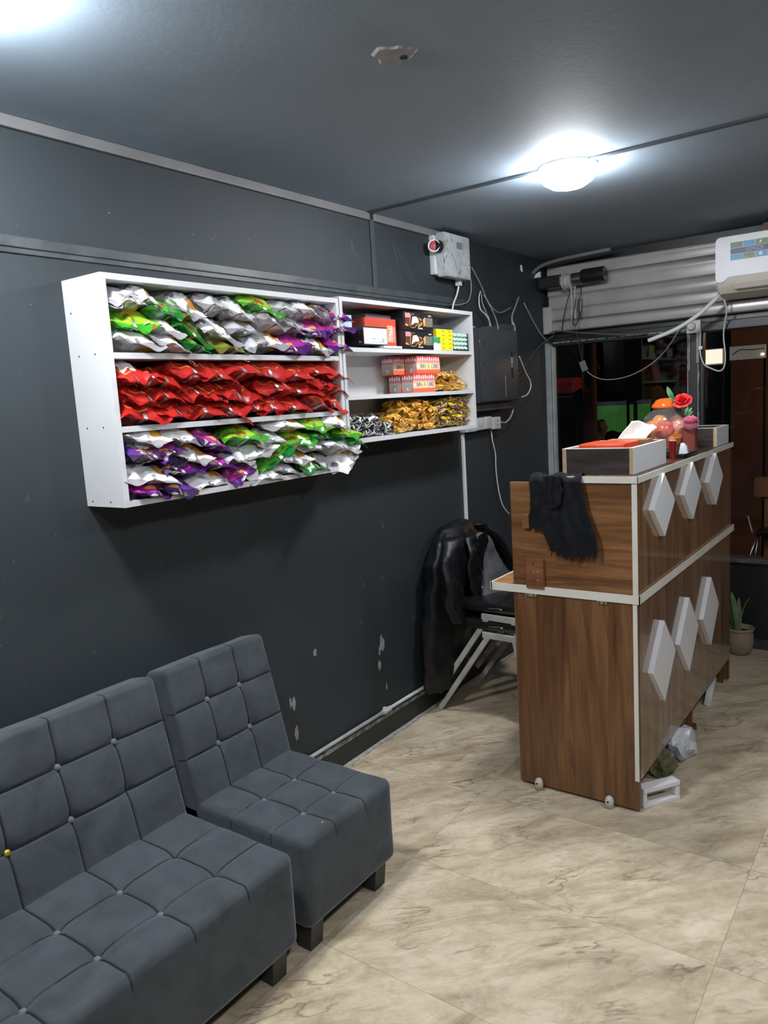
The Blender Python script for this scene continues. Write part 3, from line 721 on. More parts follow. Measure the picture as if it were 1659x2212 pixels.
# cup and small black tray
t = thing('drinking_cup', 'slim dark red plastic cup with a pale rim beside the candy jar', 'cup', (1.205, 3.32, TZ))
bm = bmesh.new(); lathe(bm, [(.001, 0), (.011, 0), (.015, .078), (.0135, .078), (.010, .004), (.001, .004)], (1.200, 3.30, TZ), 20); put('cup_body', bm, mat('dark_red_plastic', (.22, .012, .015), .25, coat=.3), t, smooth=True, angle=.8)
bm = bmesh.new(); lathe(bm, [(.0155, .076), (.0165, .079), (.015, .082)], (1.200, 3.30, TZ), 20); put('rim', bm, mat('pink_rim', (.6, .2, .2), .3), t, smooth=True)
bm = bmesh.new(); box(bm, 1.13, 1.238, 3.36, 3.555, TZ, TZ+.008, bev=.003); box(bm, 1.13, 1.137, 3.36, 3.555, TZ, TZ+.018, bev=.002); box(bm, 1.231, 1.238, 3.36, 3.555, TZ, TZ+.018, bev=.002); box(bm, 1.13, 1.238, 3.36, 3.367, TZ, TZ+.018, bev=.002); box(bm, 1.13, 1.238, 3.548, 3.555, TZ, TZ+.018, bev=.002)
o = put('serving_tray', bm, MT['blackp'], smooth=True, angle=.5); tag(o, 'small black plastic tray in front of the candy jar', 'tray')
bm = bmesh.new(); prism(bm, [(1.190, TZ+.009), (1.230, TZ+.009), (1.220, TZ+.05), (1.200, TZ+.062)], .03, 'y', 3.42); bmesh.ops.bevel(bm, geom=bm.edges[:], offset=.004, segments=2, affect='EDGES'); o = put('white_card_holder', bm, MT['plastic'], smooth=True, angle=.6); tag(o, 'small white folded card on the black tray, right of the red cup', 'card')

# floor items under the counter front
bm = bmesh.new()
def bar(bm, a, b, w_, h, z0):
    a, b = Vector(a), Vector(b); d = (b-a).normalized(); n = Vector((-d.y, d.x, 0))*w_/2
    vs = [bm.verts.new(p) for p in (a-n+Vector((0, 0, z0)), b-n+Vector((0, 0, z0)), b+n+Vector((0, 0, z0)), a+n+Vector((0, 0, z0)), a-n+Vector((0, 0, z0+h)), b-n+Vector((0, 0, z0+h)), b+n+Vector((0, 0, z0+h)), a+n+Vector((0, 0, z0+h)))]
    for f_ in ((0, 3, 2, 1), (4, 5, 6, 7), (0, 1, 5, 4), (1, 2, 6, 5), (2, 3, 7, 6), (3, 0, 4, 7)): bm.faces.new([vs[i] for i in f_])
a, b = (1.225, 2.730, 0), (1.322, 2.868, 0)
A_, B_ = Vector(a), Vector(b); dd = (B_-A_).normalized()
bar(bm, a, b, .045, .016, 0); bar(bm, a, b, .045, .018, .060); bar(bm, B_-dd*.018, b, .040, .042, .0165); bar(bm, a, A_+dd*.018, .040, .042, .0165)
bmesh.ops.bevel(bm, geom=bm.edges[:], offset=.0015, segments=2, affect='EDGES')
o = put('plastic_bracket', bm, mat('milky_plastic', (.88, .88, .87), .35), smooth=True, angle=.6); tag(o, 'hollow white plastic bracket on the floor at the counter corner', 'bracket')
def crumple(nm, c, dims, m, seed, label, cat):
    bm = bmesh.new(); bmesh.ops.create_icosphere(bm, subdivisions=3 if dims[0] > .06 else 4, radius=1)
    for v in bm.verts:
        p = v.co.copy(); n_ = noise.noise(p*1.3+Vector((seed, 0, 0))); n2 = abs(noise.noise(p*2.6+Vector((0, seed, 0))))
        p *= 1.0-.55*n_-.35*n2+.10; v.co = Vector((c[0]+p.x*dims[0], c[1]+p.y*dims[1], max(.002, c[2]+p.z*dims[2])))
    o = put(nm, bm, m); tag(o, label, cat); return o
o = crumple('crumpled_plastic_bag', (1.245, 3.235, .05), (.065, .085, .075), m_noisy('white_film', (.70, .72, .76), (.58, .60, .66), 14, .3), 4.2, 'crumpled white plastic bag with a green round mark on the floor by the counter', 'plastic bag')
bm = bmesh.new(); lathe(bm, [(.001, .0), (.014, .001), (.017, .0)], (0, 0, 0), 20); gg = obj('green_mark', finish(bm, 'green_mark', True), m_noisy('green_print', (.02, .14, .06), (.01, .09, .04), 60, .5), o, (-.005, -.035, .10)); gg.rotation_euler = (1.0, .35, .3)
crumple('crumpled_wrapper', (1.215, 3.02, .045), (.055, .07, .065), m_noisy('olive_film', (.17, .17, .08), (.09, .10, .045), 20, .25), 8.1, 'crumpled olive green wrapper tucked under the counter front', 'wrapper')
bm = bmesh.new(); box(bm, 1.19, 1.225, 3.80, 4.05, .0, .075, bev=.01, rot=(0, .15, .15)); o = put('white_foam_strip', bm, MT['plastic'], smooth=True, angle=.6); tag(o, 'white foam strip under the far end of the counter', 'foam strip')

# potted plant
t = thing('potted_plant', 'snake plant in a ribbed clay pot on the floor by the far wall', 'plant', (1.20, 4.68, 0))
CL = m_noisy('clay', (.36, .28, .20), (.28, .21, .145), 9, .75, .2, 30)
bm = bmesh.new(); lathe(bm, [(.001, 0), (.056, 0), (.066, .02), (.074, .06), (.0765, .09), (.074, .118), (.070, .130), (.070, .135), (.076, .142), (.080, .150), (.079, .157), (.072, .158), (.066, .150), (.064, .120), (.001, .118)], (1.20, 4.68, 0), 36, noisef=lambda a, h: 1+(.012 if int(h*1000) in (60,) else 0)); put('clay_pot', bm, CL, t, smooth=True)
bm = bmesh.new(); lathe(bm, [(.001, .135), (.064, .132)], (1.20, 4.68, 0), 24); put('soil', bm, m_noisy('soil', (.08, .05, .03), (.04, .025, .015), 60, .95), t)
SN = m_noisy('snake_leaf', (.10, .17, .08), (.17, .25, .12), 22, .45)
def blade(x, y, z0, lean, h, wd):
    bm = bmesh.new(); n = 12; rows = []
    for i in range(n+1):
        q = i/n; c = Vector((x+lean*q*q, y+.01*q, z0+h*q)); ww = wd*(.75+.5*math.sin(PI*q*.7))*(1-q**5)**.8+.0005; tw = .5*q
        rows.append([bm.verts.new(c+Vector((s*ww*math.cos(tw), s*ww*math.sin(tw)+(.004 if s == 0 else 0), 0))) for s in (-1, 0, 1)])
    for a, b in zip(rows, rows[1:]):
        for j in range(2): bm.faces.new((a[j], a[j+1], b[j+1], b[j]))
    o = put('leaf', bm, SN, t, smooth=True); md = o.modifiers.new('thick', 'SOLIDIFY'); md.thickness = .003
blade(1.190, 4.66, .13, -.035, .235, .015); blade(1.200, 4.67, .13, -.006, .20, .010); blade(1.165, 4.69, .13, -.045, .19, .012)
bm = bmesh.new(); tube(bm, [(1.205, 4.66, .13), (1.212, 4.66, .22), (1.232, 4.66, .30), (1.256, 4.66, .345)], .0025, 6, r1=.0012); put('dry_stalk', bm, MT['tan'], t, smooth=True)

# ================================================================ AIR CONDITIONER
t = thing('air_conditioner', 'white wall-mounted air conditioner with a feature sticker, above the window on the right', 'air conditioner', (1.50, 4.62, 2.03))
bm = bmesh.new(); pr = [(4.79, 2.335), (4.53, 2.335), (4.505, 2.325), (4.498, 2.30), (4.498, 2.115), (4.515, 2.08), (4.545, 2.052), (4.62, 2.035), (4.79, 2.035)]
prism(bm, pr, .80, 'x', 1.104); bmesh.ops.bevel(bm, geom=[e for e in bm.edges if abs(e.verts[0].co.x-e.verts[1].co.x) < 1e-5], offset=.012, segments=3, affect='EDGES')
put('body', bm, m_noisy('cream_plastic', (.60, .56, .50), (.57, .53, .47), 3, .4), t, smooth=True, angle=.5)
bm = bmesh.new(); bx = [(1.104, 2.13), (1.104, 2.32), (1.112, 2.334), (1.126, 2.339), (1.90, 2.339), (1.905, 2.33), (1.905, 2.132), (1.19, 2.132), (1.165, 2.128), (1.150, 2.112), (1.128, 2.106), (1.110, 2.112)]
prism(bm, bx, .012, 'y', 4.490); bmesh.ops.bevel(bm, geom=[e for e in bm.edges if abs(e.verts[0].co.y-e.verts[1].co.y) < 1e-5], offset=.003, segments=2, affect='EDGES'); fp = put('front_cover', bm, mat('glossy_white', (.80, .82, .86), .3, spec=.12), t, smooth=True, angle=.5)
bm = bmesh.new(); box(bm, 1.195, 1.88, 4.502, 4.512, 2.062, 2.108, bev=.003, rot=(-.55, 0, 0)); put('air_vane', bm, m_noisy('vane_plastic', (.50, .46, .41), (.47, .43, .38), 3, .4), t)
st = put('feature_sticker', B(1.178, 1.66, 4.4885, 4.490, 2.212, 2.305), mat('sticker_frame', (.55, .62, .62), .4), fp)
cols = [mat('sticker_green', (.10, .17, .05), .4), mat('sticker_blue', (.04, .26, .48), .4), mat('sticker_navy', (.025, .035, .17), .4), mat('sticker_white', (.65, .68, .6), .4)]
for r_, (z0, z1) in enumerate(((2.275, 2.303), (2.214, 2.242))):
    for c_ in range(8): put('sticker_tile', B(1.180+.060*c_, 1.180+.060*c_+.0575, 4.4878, 4.4885, z0, z1), cols[(c_+r_) % 2], fp)
put('navy_band', B(1.180, 1.658, 4.4878, 4.4885, 2.244, 2.273), cols[2], fp)
bm = bmesh.new(); tube(bm, [(1.254, 4.4872, 2.258), (1.262, 4.4872, 2.264), (1.30, 4.4872, 2.262), (1.325, 4.4872, 2.264), (1.335, 4.4872, 2.258), (1.322, 4.4872, 2.252), (1.29, 4.4872, 2.255), (1.262, 4.4872, 2.252), (1.254, 4.4872, 2.258)], .0015, 5, cap=False)
lathe(bm, [(.010, 0), (.010, .0008)], (1.385, 4.487, 2.289), 16, 'y'); lathe(bm, [(.009, 0), (.009, .0008)], (1.325, 4.487, 2.230), 16, 'y'); prism(bm, [(1.318, 2.283), (1.322, 2.298), (1.330, 2.292), (1.324, 2.282)], .0008, 'y', 4.487); prism(bm, [(1.245, 2.222), (1.256, 2.221), (1.262, 2.232), (1.258, 2.224)], .0008, 'y', 4.487)
put('sticker_pictograms', bm, cols[3], fp)
cable('drain_hose', [(1.108, 4.60, 2.06), (1.07, 4.58, 2.02), (1.02, 4.56, 1.972), (.95, 4.55, 1.925), (.87, 4.54, 1.885), (.78, 4.53, 1.855), (.735, 4.53, 1.842)], .0125, MT['whitecable'], 'thick white drain hose curving down left from the air conditioner', 'hose')
cable('power_cable', [(1.115, 4.64, 2.04), (1.122, 4.68, 1.97), (1.10, 4.73, 1.90), (1.092, 4.75, 1.83), (1.10, 4.755, 1.74), (1.095, 4.755, 1.67), (1.07, 4.755, 1.645), (1.02, 4.755, 1.665), (.985, 4.755, 1.69), (.965, 4.755, 1.75), (.963, 4.757, 1.83), (.966, 4.752, 1.885)], .0042, MT['whitecable'], 'white power cable looping from the air conditioner down to the wall socket')
t = thing('wall_socket', 'square white plug socket with a plug on the window mullion', 'socket', (.925, 4.77, 1.87))
bm = bmesh.new(); box(bm, .888, .966, 4.752, 4.785, 1.872, 1.945, bev=.004); put('socket_plate', bm, MT['dirtyplastic'], t, smooth=True, angle=.5)
bm = bmesh.new(); lathe(bm, [(.023, 0), (.023, -.020), (.018, -.026), (.001, -.026)], (.918, 4.752, 1.912), 20, 'y'); put('plug', bm, MT['dirtyplastic'], t, smooth=True, angle=.6)
bm = bmesh.new(); box(bm, .955, .975, 4.752, 4.765, 1.775, 1.795, bev=.002); o = put('cable_tag', bm, MT['plastic']); tag(o, 'small white tag on the cable below the wall socket', 'tag')
bm = bmesh.new(); box(bm, .897, .903, 4.765, 4.78, 1.66, 1.872); box(bm, .940, .955, 4.762, 4.78, 1.70, 1.872, bev=.002); o = put('cable_duct', bm, m_noisy('grubby_duct', (.36, .36, .35), (.2, .2, .2), 22, .5)); tag(o, 'grubby grey cable duct running down the mullion under the socket', 'duct')
"""brown board above the unit"""
bm = B(1.30, 2.2, 4.70, 4.80, 2.345, 2.415); o = put('brown_board', bm, m_wood('red_brown', (.10, .035, .02), (.17, .07, .045), 'x', .5)); tag(o, 'reddish brown wooden board on top of the air conditioner', 'board')

# ================================================================ LEFT WALL ITEMS
t = thing('junction_box', 'grey-white paint-flecked electrical box high on the wall with a red button', 'electrical box', (.04, 3.53, 2.195))
bm = bmesh.new(); box(bm, .0, .030, 3.385, 3.65, 2.205, 2.395, bev=.004); put('back_box', bm, MT['dirtyplastic'], t, smooth=True, angle=.5)
m = mat('flecked_cover', (.5, .52, .53), .45); k = N(m); v = k.coord(); a = k.noise(v, 14, 5, .7, .5); b = k.noise(k.coord((1, 1, .6)), 42, 3, .6, 1)
c = k.ramp(a, [(.3, (.30, .33, .34)), (.7, (.50, .52, .54))])
z = k.sep(v)[2]
c = k.mix(k.ramp(b, [(.60, (0,)*3), (.66, (.8,)*3)]), c, (.05, .06, .065)); k.color(c)
bm = bmesh.new(); pr = [(3.405, 2.192), (3.655, 2.192), (3.658, 2.235), (3.655, 2.404), (3.40, 2.404), (3.40, 2.365), (3.412, 2.355), (3.412, 2.315), (3.40, 2.305)]
prism(bm, pr, .052, 'x', .030); bmesh.ops.bevel(bm, geom=[e for e in bm.edges if e.calc_length() > .03], offset=.004, segments=2, affect='EDGES'); cv = put('cover', bm, m, t, smooth=True, angle=.5)
put('rating_plate', B(.082, .0832, 3.52, 3.575, 2.335, 2.368), mat('grey_plate', (.16, .19, .19), .5), cv)
bm = bmesh.new(); box(bm, .02, .045, 3.595, 3.625, 2.165, 2.193, bev=.002); put('cable_gland', bm, MT['dirtyplastic'], t)
bm = bmesh.new(); lathe(bm, [(.026, -.045), (.030, -.01), (.032, 0)], (.06, 3.375, 2.330), 28, 'y'); 
for v_ in bm.verts: pass
put('button_housing', bm, MT['blackp'], t, smooth=True, angle=.6)
bm = bmesh.new(); lathe(bm, [(.030, -.012), (.030, 0), (.026, .004), (.023, .002), (.023, -.004)], (.062, 3.33, 2.330), 28, 'y')
for v_ in bm.verts:
    p = v_.co-Vector((.062, 3.33, 2.330)); p = Vector((-p.y*.8+p.x*.6, -p.y*-.6*-1 - p.x*0 + p.x*-.0, p.z)) if False else p; v_.co = Vector((.062, 3.33, 2.330))+Matrix.Rotation(PI+.55, 3, 'Z') @ p
rg_ = put('button_ring', bm, MT['plastic'], t, smooth=True, angle=.6)
bm = bmesh.new(); lathe(bm, [(.001, .006), (.018, .005), (.0225, .001), (.0225, -.004)], (.062, 3.33, 2.330), 28, 'y')
for v_ in bm.verts: v_.co = Vector((.062, 3.33, 2.330))+Matrix.Rotation(PI+.55, 3, 'Z') @ (v_.co-Vector((.062, 3.33, 2.330)))
put('red_button', bm, mat('faded_red', (.42, .06, .08), .4), t, smooth=True, angle=.8)

cable('box_cable', [(.03, 3.615, 2.17), (.03, 3.59, 2.12), (.03, 3.55, 2.07), (.03, 3.535, 2.03)], .005, MT['whitecable'], 'white cable coming down from the flecked box to the shelf top')
cable('loop_cable', [(.02, 3.70, 2.30), (.03, 3.74, 2.22), (.03, 3.745, 2.15), (.03, 3.70, 2.09), (.03, 3.60, 2.068), (.03, 3.53, 2.066)], .003, MT['greycable'], 'thin grey cable looping right of the flecked box')
cable('diagonal_cable', [(.02, 3.78, 2.28), (.03, 3.86, 2.19), (.03, 3.93, 2.11), (.04, 4.0, 2.06), (.04, 4.08, 2.055), (.04, 4.20, 2.09)], .003, MT['greycable'], 'thin grey cable running diagonally down the wall then across to the corner')
cable('panel_cable', [(.02, 3.87, 2.16), (.03, 3.83, 2.12), (.04, 3.82, 2.06), (.05, 3.86, 2.03), (.05, 3.90, 2.00), (.05, 3.93, 1.96), (.06, 3.98, 1.96)], .0035, MT['whitecable'], 'white cable curving into the black panel box, leftmost of its loose cables')
cable('panel_cable', [(.02, 3.88, 2.15), (.03, 3.865, 2.10), (.04, 3.89, 2.04), (.05, 3.90, 2.01), (.05, 3.905, 1.96)], .003, MT['greycable'], 'short grey cable hooked beside the white one above the panel box')
cable('panel_cable', [(.03, 3.89, 2.14), (.04, 3.94, 2.08), (.05, 3.985, 2.01), (.06, 3.99, 1.95), (.07, 3.975, 1.93)], .0035, MT['greycable'], 'grey cable dropping into the middle of the panel box top')
cable('panel_cable', [(.03, 4.33, 2.16), (.04, 4.26, 2.10), (.05, 4.19, 2.04), (.06, 4.17, 1.99), (.06, 4.18, 1.94)], .005, MT['greycable'], 'thick grey cable from the corner down to the right of the panel box top')
cable('panel_cable', [(.05, 4.18, 2.02), (.06, 4.20, 1.98), (.06, 4.20, 1.94)], .003, MT['whitecable'], 'short white cable end beside the thick grey one on the panel box')
cable('corner_cable', [(.03, 4.40, 2.13), (.03, 4.52, 2.03), (.03, 4.62, 1.96), (.04, 4.72, 1.90)], .004, MT['greycable'], 'grey cable slanting down the corner beside the shutter')
cable('flat_cable', [(.01, 3.46, 2.04), (.02, 3.56, 2.00), (.03, 3.64, 1.965), (.06, 3.72, 1.955)], .004, MT['greycable'], 'grey cable passing behind the shelf end to the panel box')
bm = bmesh.new(); tube(bm, [(.004, 4.43, 2.36), (.006, 4.437, 2.32)], .006, 6); tube(bm, [(.004, 4.42, 2.335), (.006, 4.45, 2.33)], .004, 6); o = put('wall_hook', bm, MT['plastic'], smooth=True); tag(o, 'small pale hook high on the wall near the corner', 'hook')
# black panel box
t = thing('fuse_box', 'black-painted metal fuse box with an oval slot, on the wall right of the shelf', 'fuse box', (.06, 3.88, 1.54))
bm = bmesh.new(); box(bm, 0, .105, 3.645, 4.125, 1.548, 1.945, bev=.004); put('cabinet', bm, m_paint('panel_paint', (.040, .045, .050), marks=.3, rough=.45, scale=3), t, smooth=True, angle=.5)
bm = bmesh.new(); box(bm, .105, .114, 3.66, 4.115, 1.555, 1.935, bev=.003); door = put('door', bm, m_paint('panel_door_paint', (.043, .048, .053), rough=.42, scale=3), t, smooth=True, angle=.5)
def slot(y, z, hw, hh, d, mm, nm, par):
    bm = bmesh.new(); pts = [(y+hw*math.cos(a), z+(hh-hw)*(1 if math.sin(a) >= 0 else -1)+hw*math.sin(a)) for a in [2*PI*i/24 for i in range(24)]]
    prism(bm, pts, d, 'x', .1135); return put(nm, bm, mm, par, smooth=True, angle=.6)
fr_ = slot(4.032, 1.75, .017, .078, .002, m_paint('slot_rim', (.07, .08, .085)), 'slot_rim', door)
slot(4.032, 1.75, .0135, .074, .0026, MT['hole'], 'oval_slot', door)
bm = bmesh.new(); box(bm, .1162, .118, 4.021, 4.040, 1.755, 1.795); box(bm, .1162, .118, 4.021, 4.036, 1.737, 1.751); put('breaker', bm, MT['greycable'], door)
bm = bmesh.new(); box(bm, .114, .1152, 3.945, 3.949, 1.575, 1.69); put('scratch_line', bm, MT['greycable'], door)
bm = bmesh.new()
for z in (1.86, 1.76, 1.665): box(bm, .114, .1148, 3.700, 3.712, z-.009, z+.009, bev=.0003)
put('hinge_hole', bm, MT['hole'], door)
bm = bmesh.new(); box(bm, .02, .09, 3.86, 3.92, 1.945, 1.965); box(bm, .01, .07, 4.04, 4.16, 1.945, 1.985); put('entry_box', bm, MT['darktrim'], t)
bm = bmesh.new(); box(bm, .05, .07, 3.652, 3.66, 1.90, 1.95); box(bm, .106, .112, 3.66, 3.672, 1.868, 1.88, rot=(0, 0, .6)); put('paint_chip', bm, MT['greycable'], t)
bm = bmesh.new(); box(bm, 0, .075, 3.64, 4.14, 1.505, 1.546, bev=.003); o = put('wall_ledge', bm, MT['darktrim']); tag(o, 'black-painted ledge right under the fuse box', 'ledge')
cable('stray_cable', [(.07, 4.225, 1.805), (.065, 4.27, 1.765), (.06, 4.33, 1.71), (.06, 4.39, 1.655), (.06, 4.385, 1.61), (.06, 4.33, 1.575), (.06, 4.26, 1.565)], .0042, MT['whitecable'], 'bright white cable bowing out at the right of the fuse box')
cable('curved_pipe', [(.05, 3.995, 1.43), (.055, 4.04, 1.425), (.06, 4.09, 1.445), (.06, 4.13, 1.48), (.06, 4.14, 1.51)], .0055, MT['greycable'], 'short grey cable curving from the white socket strip up to the ledge')
# socket strip and conduit
t = thing('socket_strip', 'row of white surface wall sockets just below the shelf end', 'socket', (.03, 3.80, 1.40))
for i, (y0, y1, z0, z1) in enumerate(((3.60, 3.72, 1.397, 1.462), (3.722, 3.812, 1.40, 1.468), (3.814, 3.895, 1.402, 1.470), (3.90, 3.985, 1.395, 1.463))):
    bm = bmesh.new(); box(bm, 0, .045 if i < 3 else .055, y0, y1, z0, z1, bev=.004); mm = put('socket_module', bm, MT['dirtyplastic'], t, smooth=True, angle=.5)
    if i == 3:
        bm = bmesh.new()
        for z in (1.418, 1.442): lathe(bm, [(.005, 0), (.005, .0012)], (.0545, 3.945, z), 10, 'x')
        put('plug_hole', bm, MT['hole'], mm)
bm = bmesh.new(); box(bm, 0, .014, 3.612, 3.632, .822, 1.43, bev=.002); o = put('cable_conduit', bm, MT['plastic']); tag(o, 'straight white conduit running down the dark wall from the sockets', 'conduit')
cable('wall_cable', [(.02, 3.93, 1.39), (.03, 3.92, 1.33), (.03, 3.95, 1.25), (.03, 3.95, 1.15), (.035, 3.965, 1.03), (.04, 4.0, .94), (.05, 4.06, .88)], .0035, MT['whitecable'], 'thin white cable wandering down the wall from the sockets behind the counter')
# skirting pipe
t = thing('skirting_pipe', 'long thin white pipe running low along the dark wall', 'pipe', (.02, 2.6, .12))
bm = bmesh.new(); tube(bm, [(.012, 1.0, .134), (.012, 2.74, .134)], .0085, 10, sub=False); put('pipe_run', bm, MT['dirtyplastic'], t, smooth=True)
bm = bmesh.new(); tube(bm, [(.012, 2.79, .134), (.012, 3.62, .130)], .0085, 10, sub=False); put('pipe_run', bm, MT['dirtyplastic'], t, smooth=True)
bm = bmesh.new(); tube(bm, [(.014, 2.735, .134), (.014, 2.80, .134)], .012, 12, sub=False); box(bm, 0, .02, 2.755, 2.775, .118, .150, bev=.002); put('pipe_joint', bm, MT['dirtyplastic'], t, smooth=True, angle=.6)
# bare plaster chips in the paint
CHP = m_noisy('bare_plaster_chip', (.30, .30, .29), (.16, .17, .17), 40, .8)
rr = random.Random(2)
for (y, z, hy, hz) in ((2.784, .458, .018, .045), (2.762, .43, .007, .03), (2.755, .36, .012, .025), (2.16, .39, .012, .03), (2.14, .40, .006, .025), (2.161, .262, .014, .035), (2.31, .561, .012, .02), (2.80, .24, .006, .022)):
    bm = bmesh.new(); pts = []
    for i in range(16):
        a = 2*PI*i/16; q = .65+.45*rr.random(); pts.append((y+hy*q*math.cos(a), z+hz*q*math.sin(a)))
    prism(bm, pts, .0012, 'x', 0); o = put('paint_chip', bm, CHP); o['kind'] = 'structure'; o.name = 'trim_8'
# scuff arcs on the upper wall
SC = m_noisy('scuff_paint', (.09, .105, .115), (.06, .07, .078), 60, .6)
for pts in ([(3.08, 2.33), (3.13, 2.26), (3.18, 2.19), (3.25, 2.14)], [(3.06, 2.33), (3.09, 2.26), (3.10, 2.20)], [(3.17, 2.24), (3.22, 2.17), (3.28, 2.13)], [(3.03, 2.20), (3.06, 2.18), (3.09, 2.175)], [(3.03, 2.16), (3.06, 2.135), (3.09, 2.13)], [(2.74, 2.26), (2.80, 2.22), (2.84, 2.17)], [(2.60, 2.22), (2.70, 2.19), (2.78, 2.13)]):
    bm = bmesh.new(); tube(bm, [(.0, p[0], p[1]) for p in pts], .0016, 5, r1=.0006); struct('trim_9', bm, SC, smooth=True)

# ================================================================ WALL SHELVES
SD = .188
def shelf(label, y0, y1, zb, zt, boards, th=.017):
    t = thing('wall_shelf', label, 'shelf', (SD/2, (y0+y1)/2, zb), 'white wall shelves')
    for a, b in ((y0, y0+th), (y1-th, y1)):
        s = put('side_panel', B(0, SD, a, b, zb, zt-th), MT['white'], t)
        if a == y0 and y0 < 2:
            bm = bmesh.new()
            for x, z in ((.045, 1.775), (.125, 1.775), (.045, 1.565), (.125, 1.565), (.03, 1.90), (.03, 1.345), (.12, 1.345)): lathe(bm, [(.0028, 0), (.0028, .0009)], (x, y0-.0006, z), 10, 'y')
            put('screw_head', bm, MT['hole'], s)
    put('top_board', B(0, SD, y0, y1, zt-th, zt), MT['white'], t)
    put('bottom_board', B(0, SD, y0+th, y1-th, zb, zb+th), MT['white'], t)
    for z in boards: put('shelf_board', B(.004, SD-.001, y0+th, y1-th, z-th/2, z+th/2), MT['white'], t)
    put('back_panel', B(.001, .004, y0+th, y1-th, zb+th, zt-th), m_noisy('shelf_back', (.60, .59, .57), (.52, .51, .50), 2, .6), t)
    return t
shelf('deep white wall shelf packed with crisp bags, the left of the two units', 1.337, 2.392, 1.330, 1.996, (1.767, 1.556))
shelf('white wall shelf holding boxes and wrapped bars, the right of the two units', 2.398, 3.46, 1.427, 2.006, (1.803, 1.612))

# crisp bags ------------------------------------------------------------
def foil(name, kind):
    m = mat(name, (.5, .5, .5), .23); k = N(m); v = k.coord(); s = k.sep(v); b = k.b
    ns = k.noise(v, 22, 3, .6); nf = k.noise(v, 60, 3, .6)
    xx, yy, zz = s[0], s[1], s[2]
    zt_ = k.math('ADD', zz, k.math('MULTIPLY', k.math('SUBTRACT', ns, .5), .03))
    if kind == 'red':
        c = k.mix(k.ramp(nf, [(.3, (0,)*3), (.7, (1,)*3)]), (.40, .014, .012), (.50, .026, .020))
        # printed ring and pale product picture
        d = k.math('SQRT', k.math('ADD', k.math('MULTIPLY', k.math('ADD', xx, -.02), k.math('ADD', xx, -.02)), k.math('MULTIPLY', yy, yy)))
        ring = k.math('LESS_THAN', k.math('ABSOLUTE', k.math('SUBTRACT', d, .036)), .0012)
        c = k.mix(k.math('MULTIPLY', ring, k.math('GREATER_THAN', ns, .53)), c, (.85, .42, .04))
        pic = k.ramp(k.noise(v, 11, 1, .4), [(.71, (0,)*3), (.72, (1,)*3)]); c = k.mix(pic, c, (.50, .33, .15))
        c = k.mix(k.math('LESS_THAN', zt_, -.012), c, (.36, .012, .012))
    elif kind in ('white', 'silver', 'grape'):
        top = (.90, .90, .91) if kind != 'silver' else (.70, .71, .74)
        c = k.mix(k.math('LESS_THAN', zt_, -.006), top, (.32, .30, .31))
        if kind != 'silver':
            dx = k.math('SUBTRACT', xx, .035); dy = k.math('SUBTRACT', yy, .030)
            d = k.math('SQRT', k.math('ADD', k.math('MULTIPLY', dx, dx), k.math('MULTIPLY', dy, dy)))
            d = k.math('ADD', d, k.math('MULTIPLY', k.math('SUBTRACT', ns, .5), .02))
            c = k.mix(k.math('LESS_THAN', d, .021), c, (.72, .36, .04))
        if kind == 'grape':
            bl = k.math('ADD', k.math('MULTIPLY', k.math('SUBTRACT', ns, .5), .05), k.math('ADD', k.math('MULTIPLY', yy, yy), k.math('MULTIPLY', k.math('ADD', xx, .01), .25)))
            c = k.mix(k.math('LESS_THAN', bl, .004), c, (.085, .07, .085))
        else:
            pt = k.ramp(k.noise(v, 13, 1, .4), [(.64, (0,)*3), (.655, (1,)*3)]); c = k.mix(pt, c, (.20, .21, .25))
    elif kind in ('green', 'lime', 'olive'):
        a, b_ = {'green': ((.08, .36, .03), (.01, .17, .03)), 'lime': ((.33, .58, .03), (.04, .30, .02)), 'olive': ((.20, .25, .03), (.14, .13, .02))}[kind]
        c = k.mix(k.ramp(zt_, [(0, (0,)*3), (1, (1,)*3)]), a, b_) if False else k.mix(k.math('LESS_THAN', zt_, -.002), a, b_)
        c = k.mix(k.ramp(k.noise(v, 12, 2, .5), [(.55, (0,)*3), (.62, (.8,)*3)]), c, b_)
        c = k.mix(k.ramp(k.noise(v, 30, 1, .4, .5), [(.70, (0,)*3), (.72, (.9,)*3)]), c, (.38, .03, .02))
    else:
        a, b_ = {'purple': ((.42, .03, .30), (.07, .012, .13)), 'violet': ((.10, .03, .22), (.035, .02, .06))}[kind]
        c = k.mix(k.math('LESS_THAN', zt_, 0), a, b_)
        c = k.mix(k.ramp(k.noise(v, 17, 1, .4), [(.66, (0,)*3), (.675, (1,)*3)]), c, (.36, .34, .34))
        c = k.mix(k.ramp(k.noise(v, 26, 1, .4), [(.71, (0,)*3), (.73, (1,)*3)]), c, (.8, .35, .08))
    k.color(c)
    vo = k.n('ShaderNodeTexVoronoi'); vo.inputs['Scale'].default_value = 38; k.l(v, vo.inputs['Vector'])
    k.bump(k.math('ADD', k.noise(v, 45, 3, .6, .8), k.math('MULTIPLY', vo.outputs[0], .5)), .28, .004)
    b.inputs['Coat Weight'].default_value = .6; b.inputs['Coat Roughness'].default_value = .1
    b.inputs['Metallic'].default_value = .2 if kind == 'silver' else .0
    return m
KINDS = ['red', 'white', 'silver', 'grape', 'green', 'lime', 'olive', 'purple', 'violet']
FM = {q: foil(q+'_foil', q) for q in KINDS}
SILV = m_noisy('silver_seam', (.62, .61, .60), (.35, .34, .34), 60, .25, metal=.6)
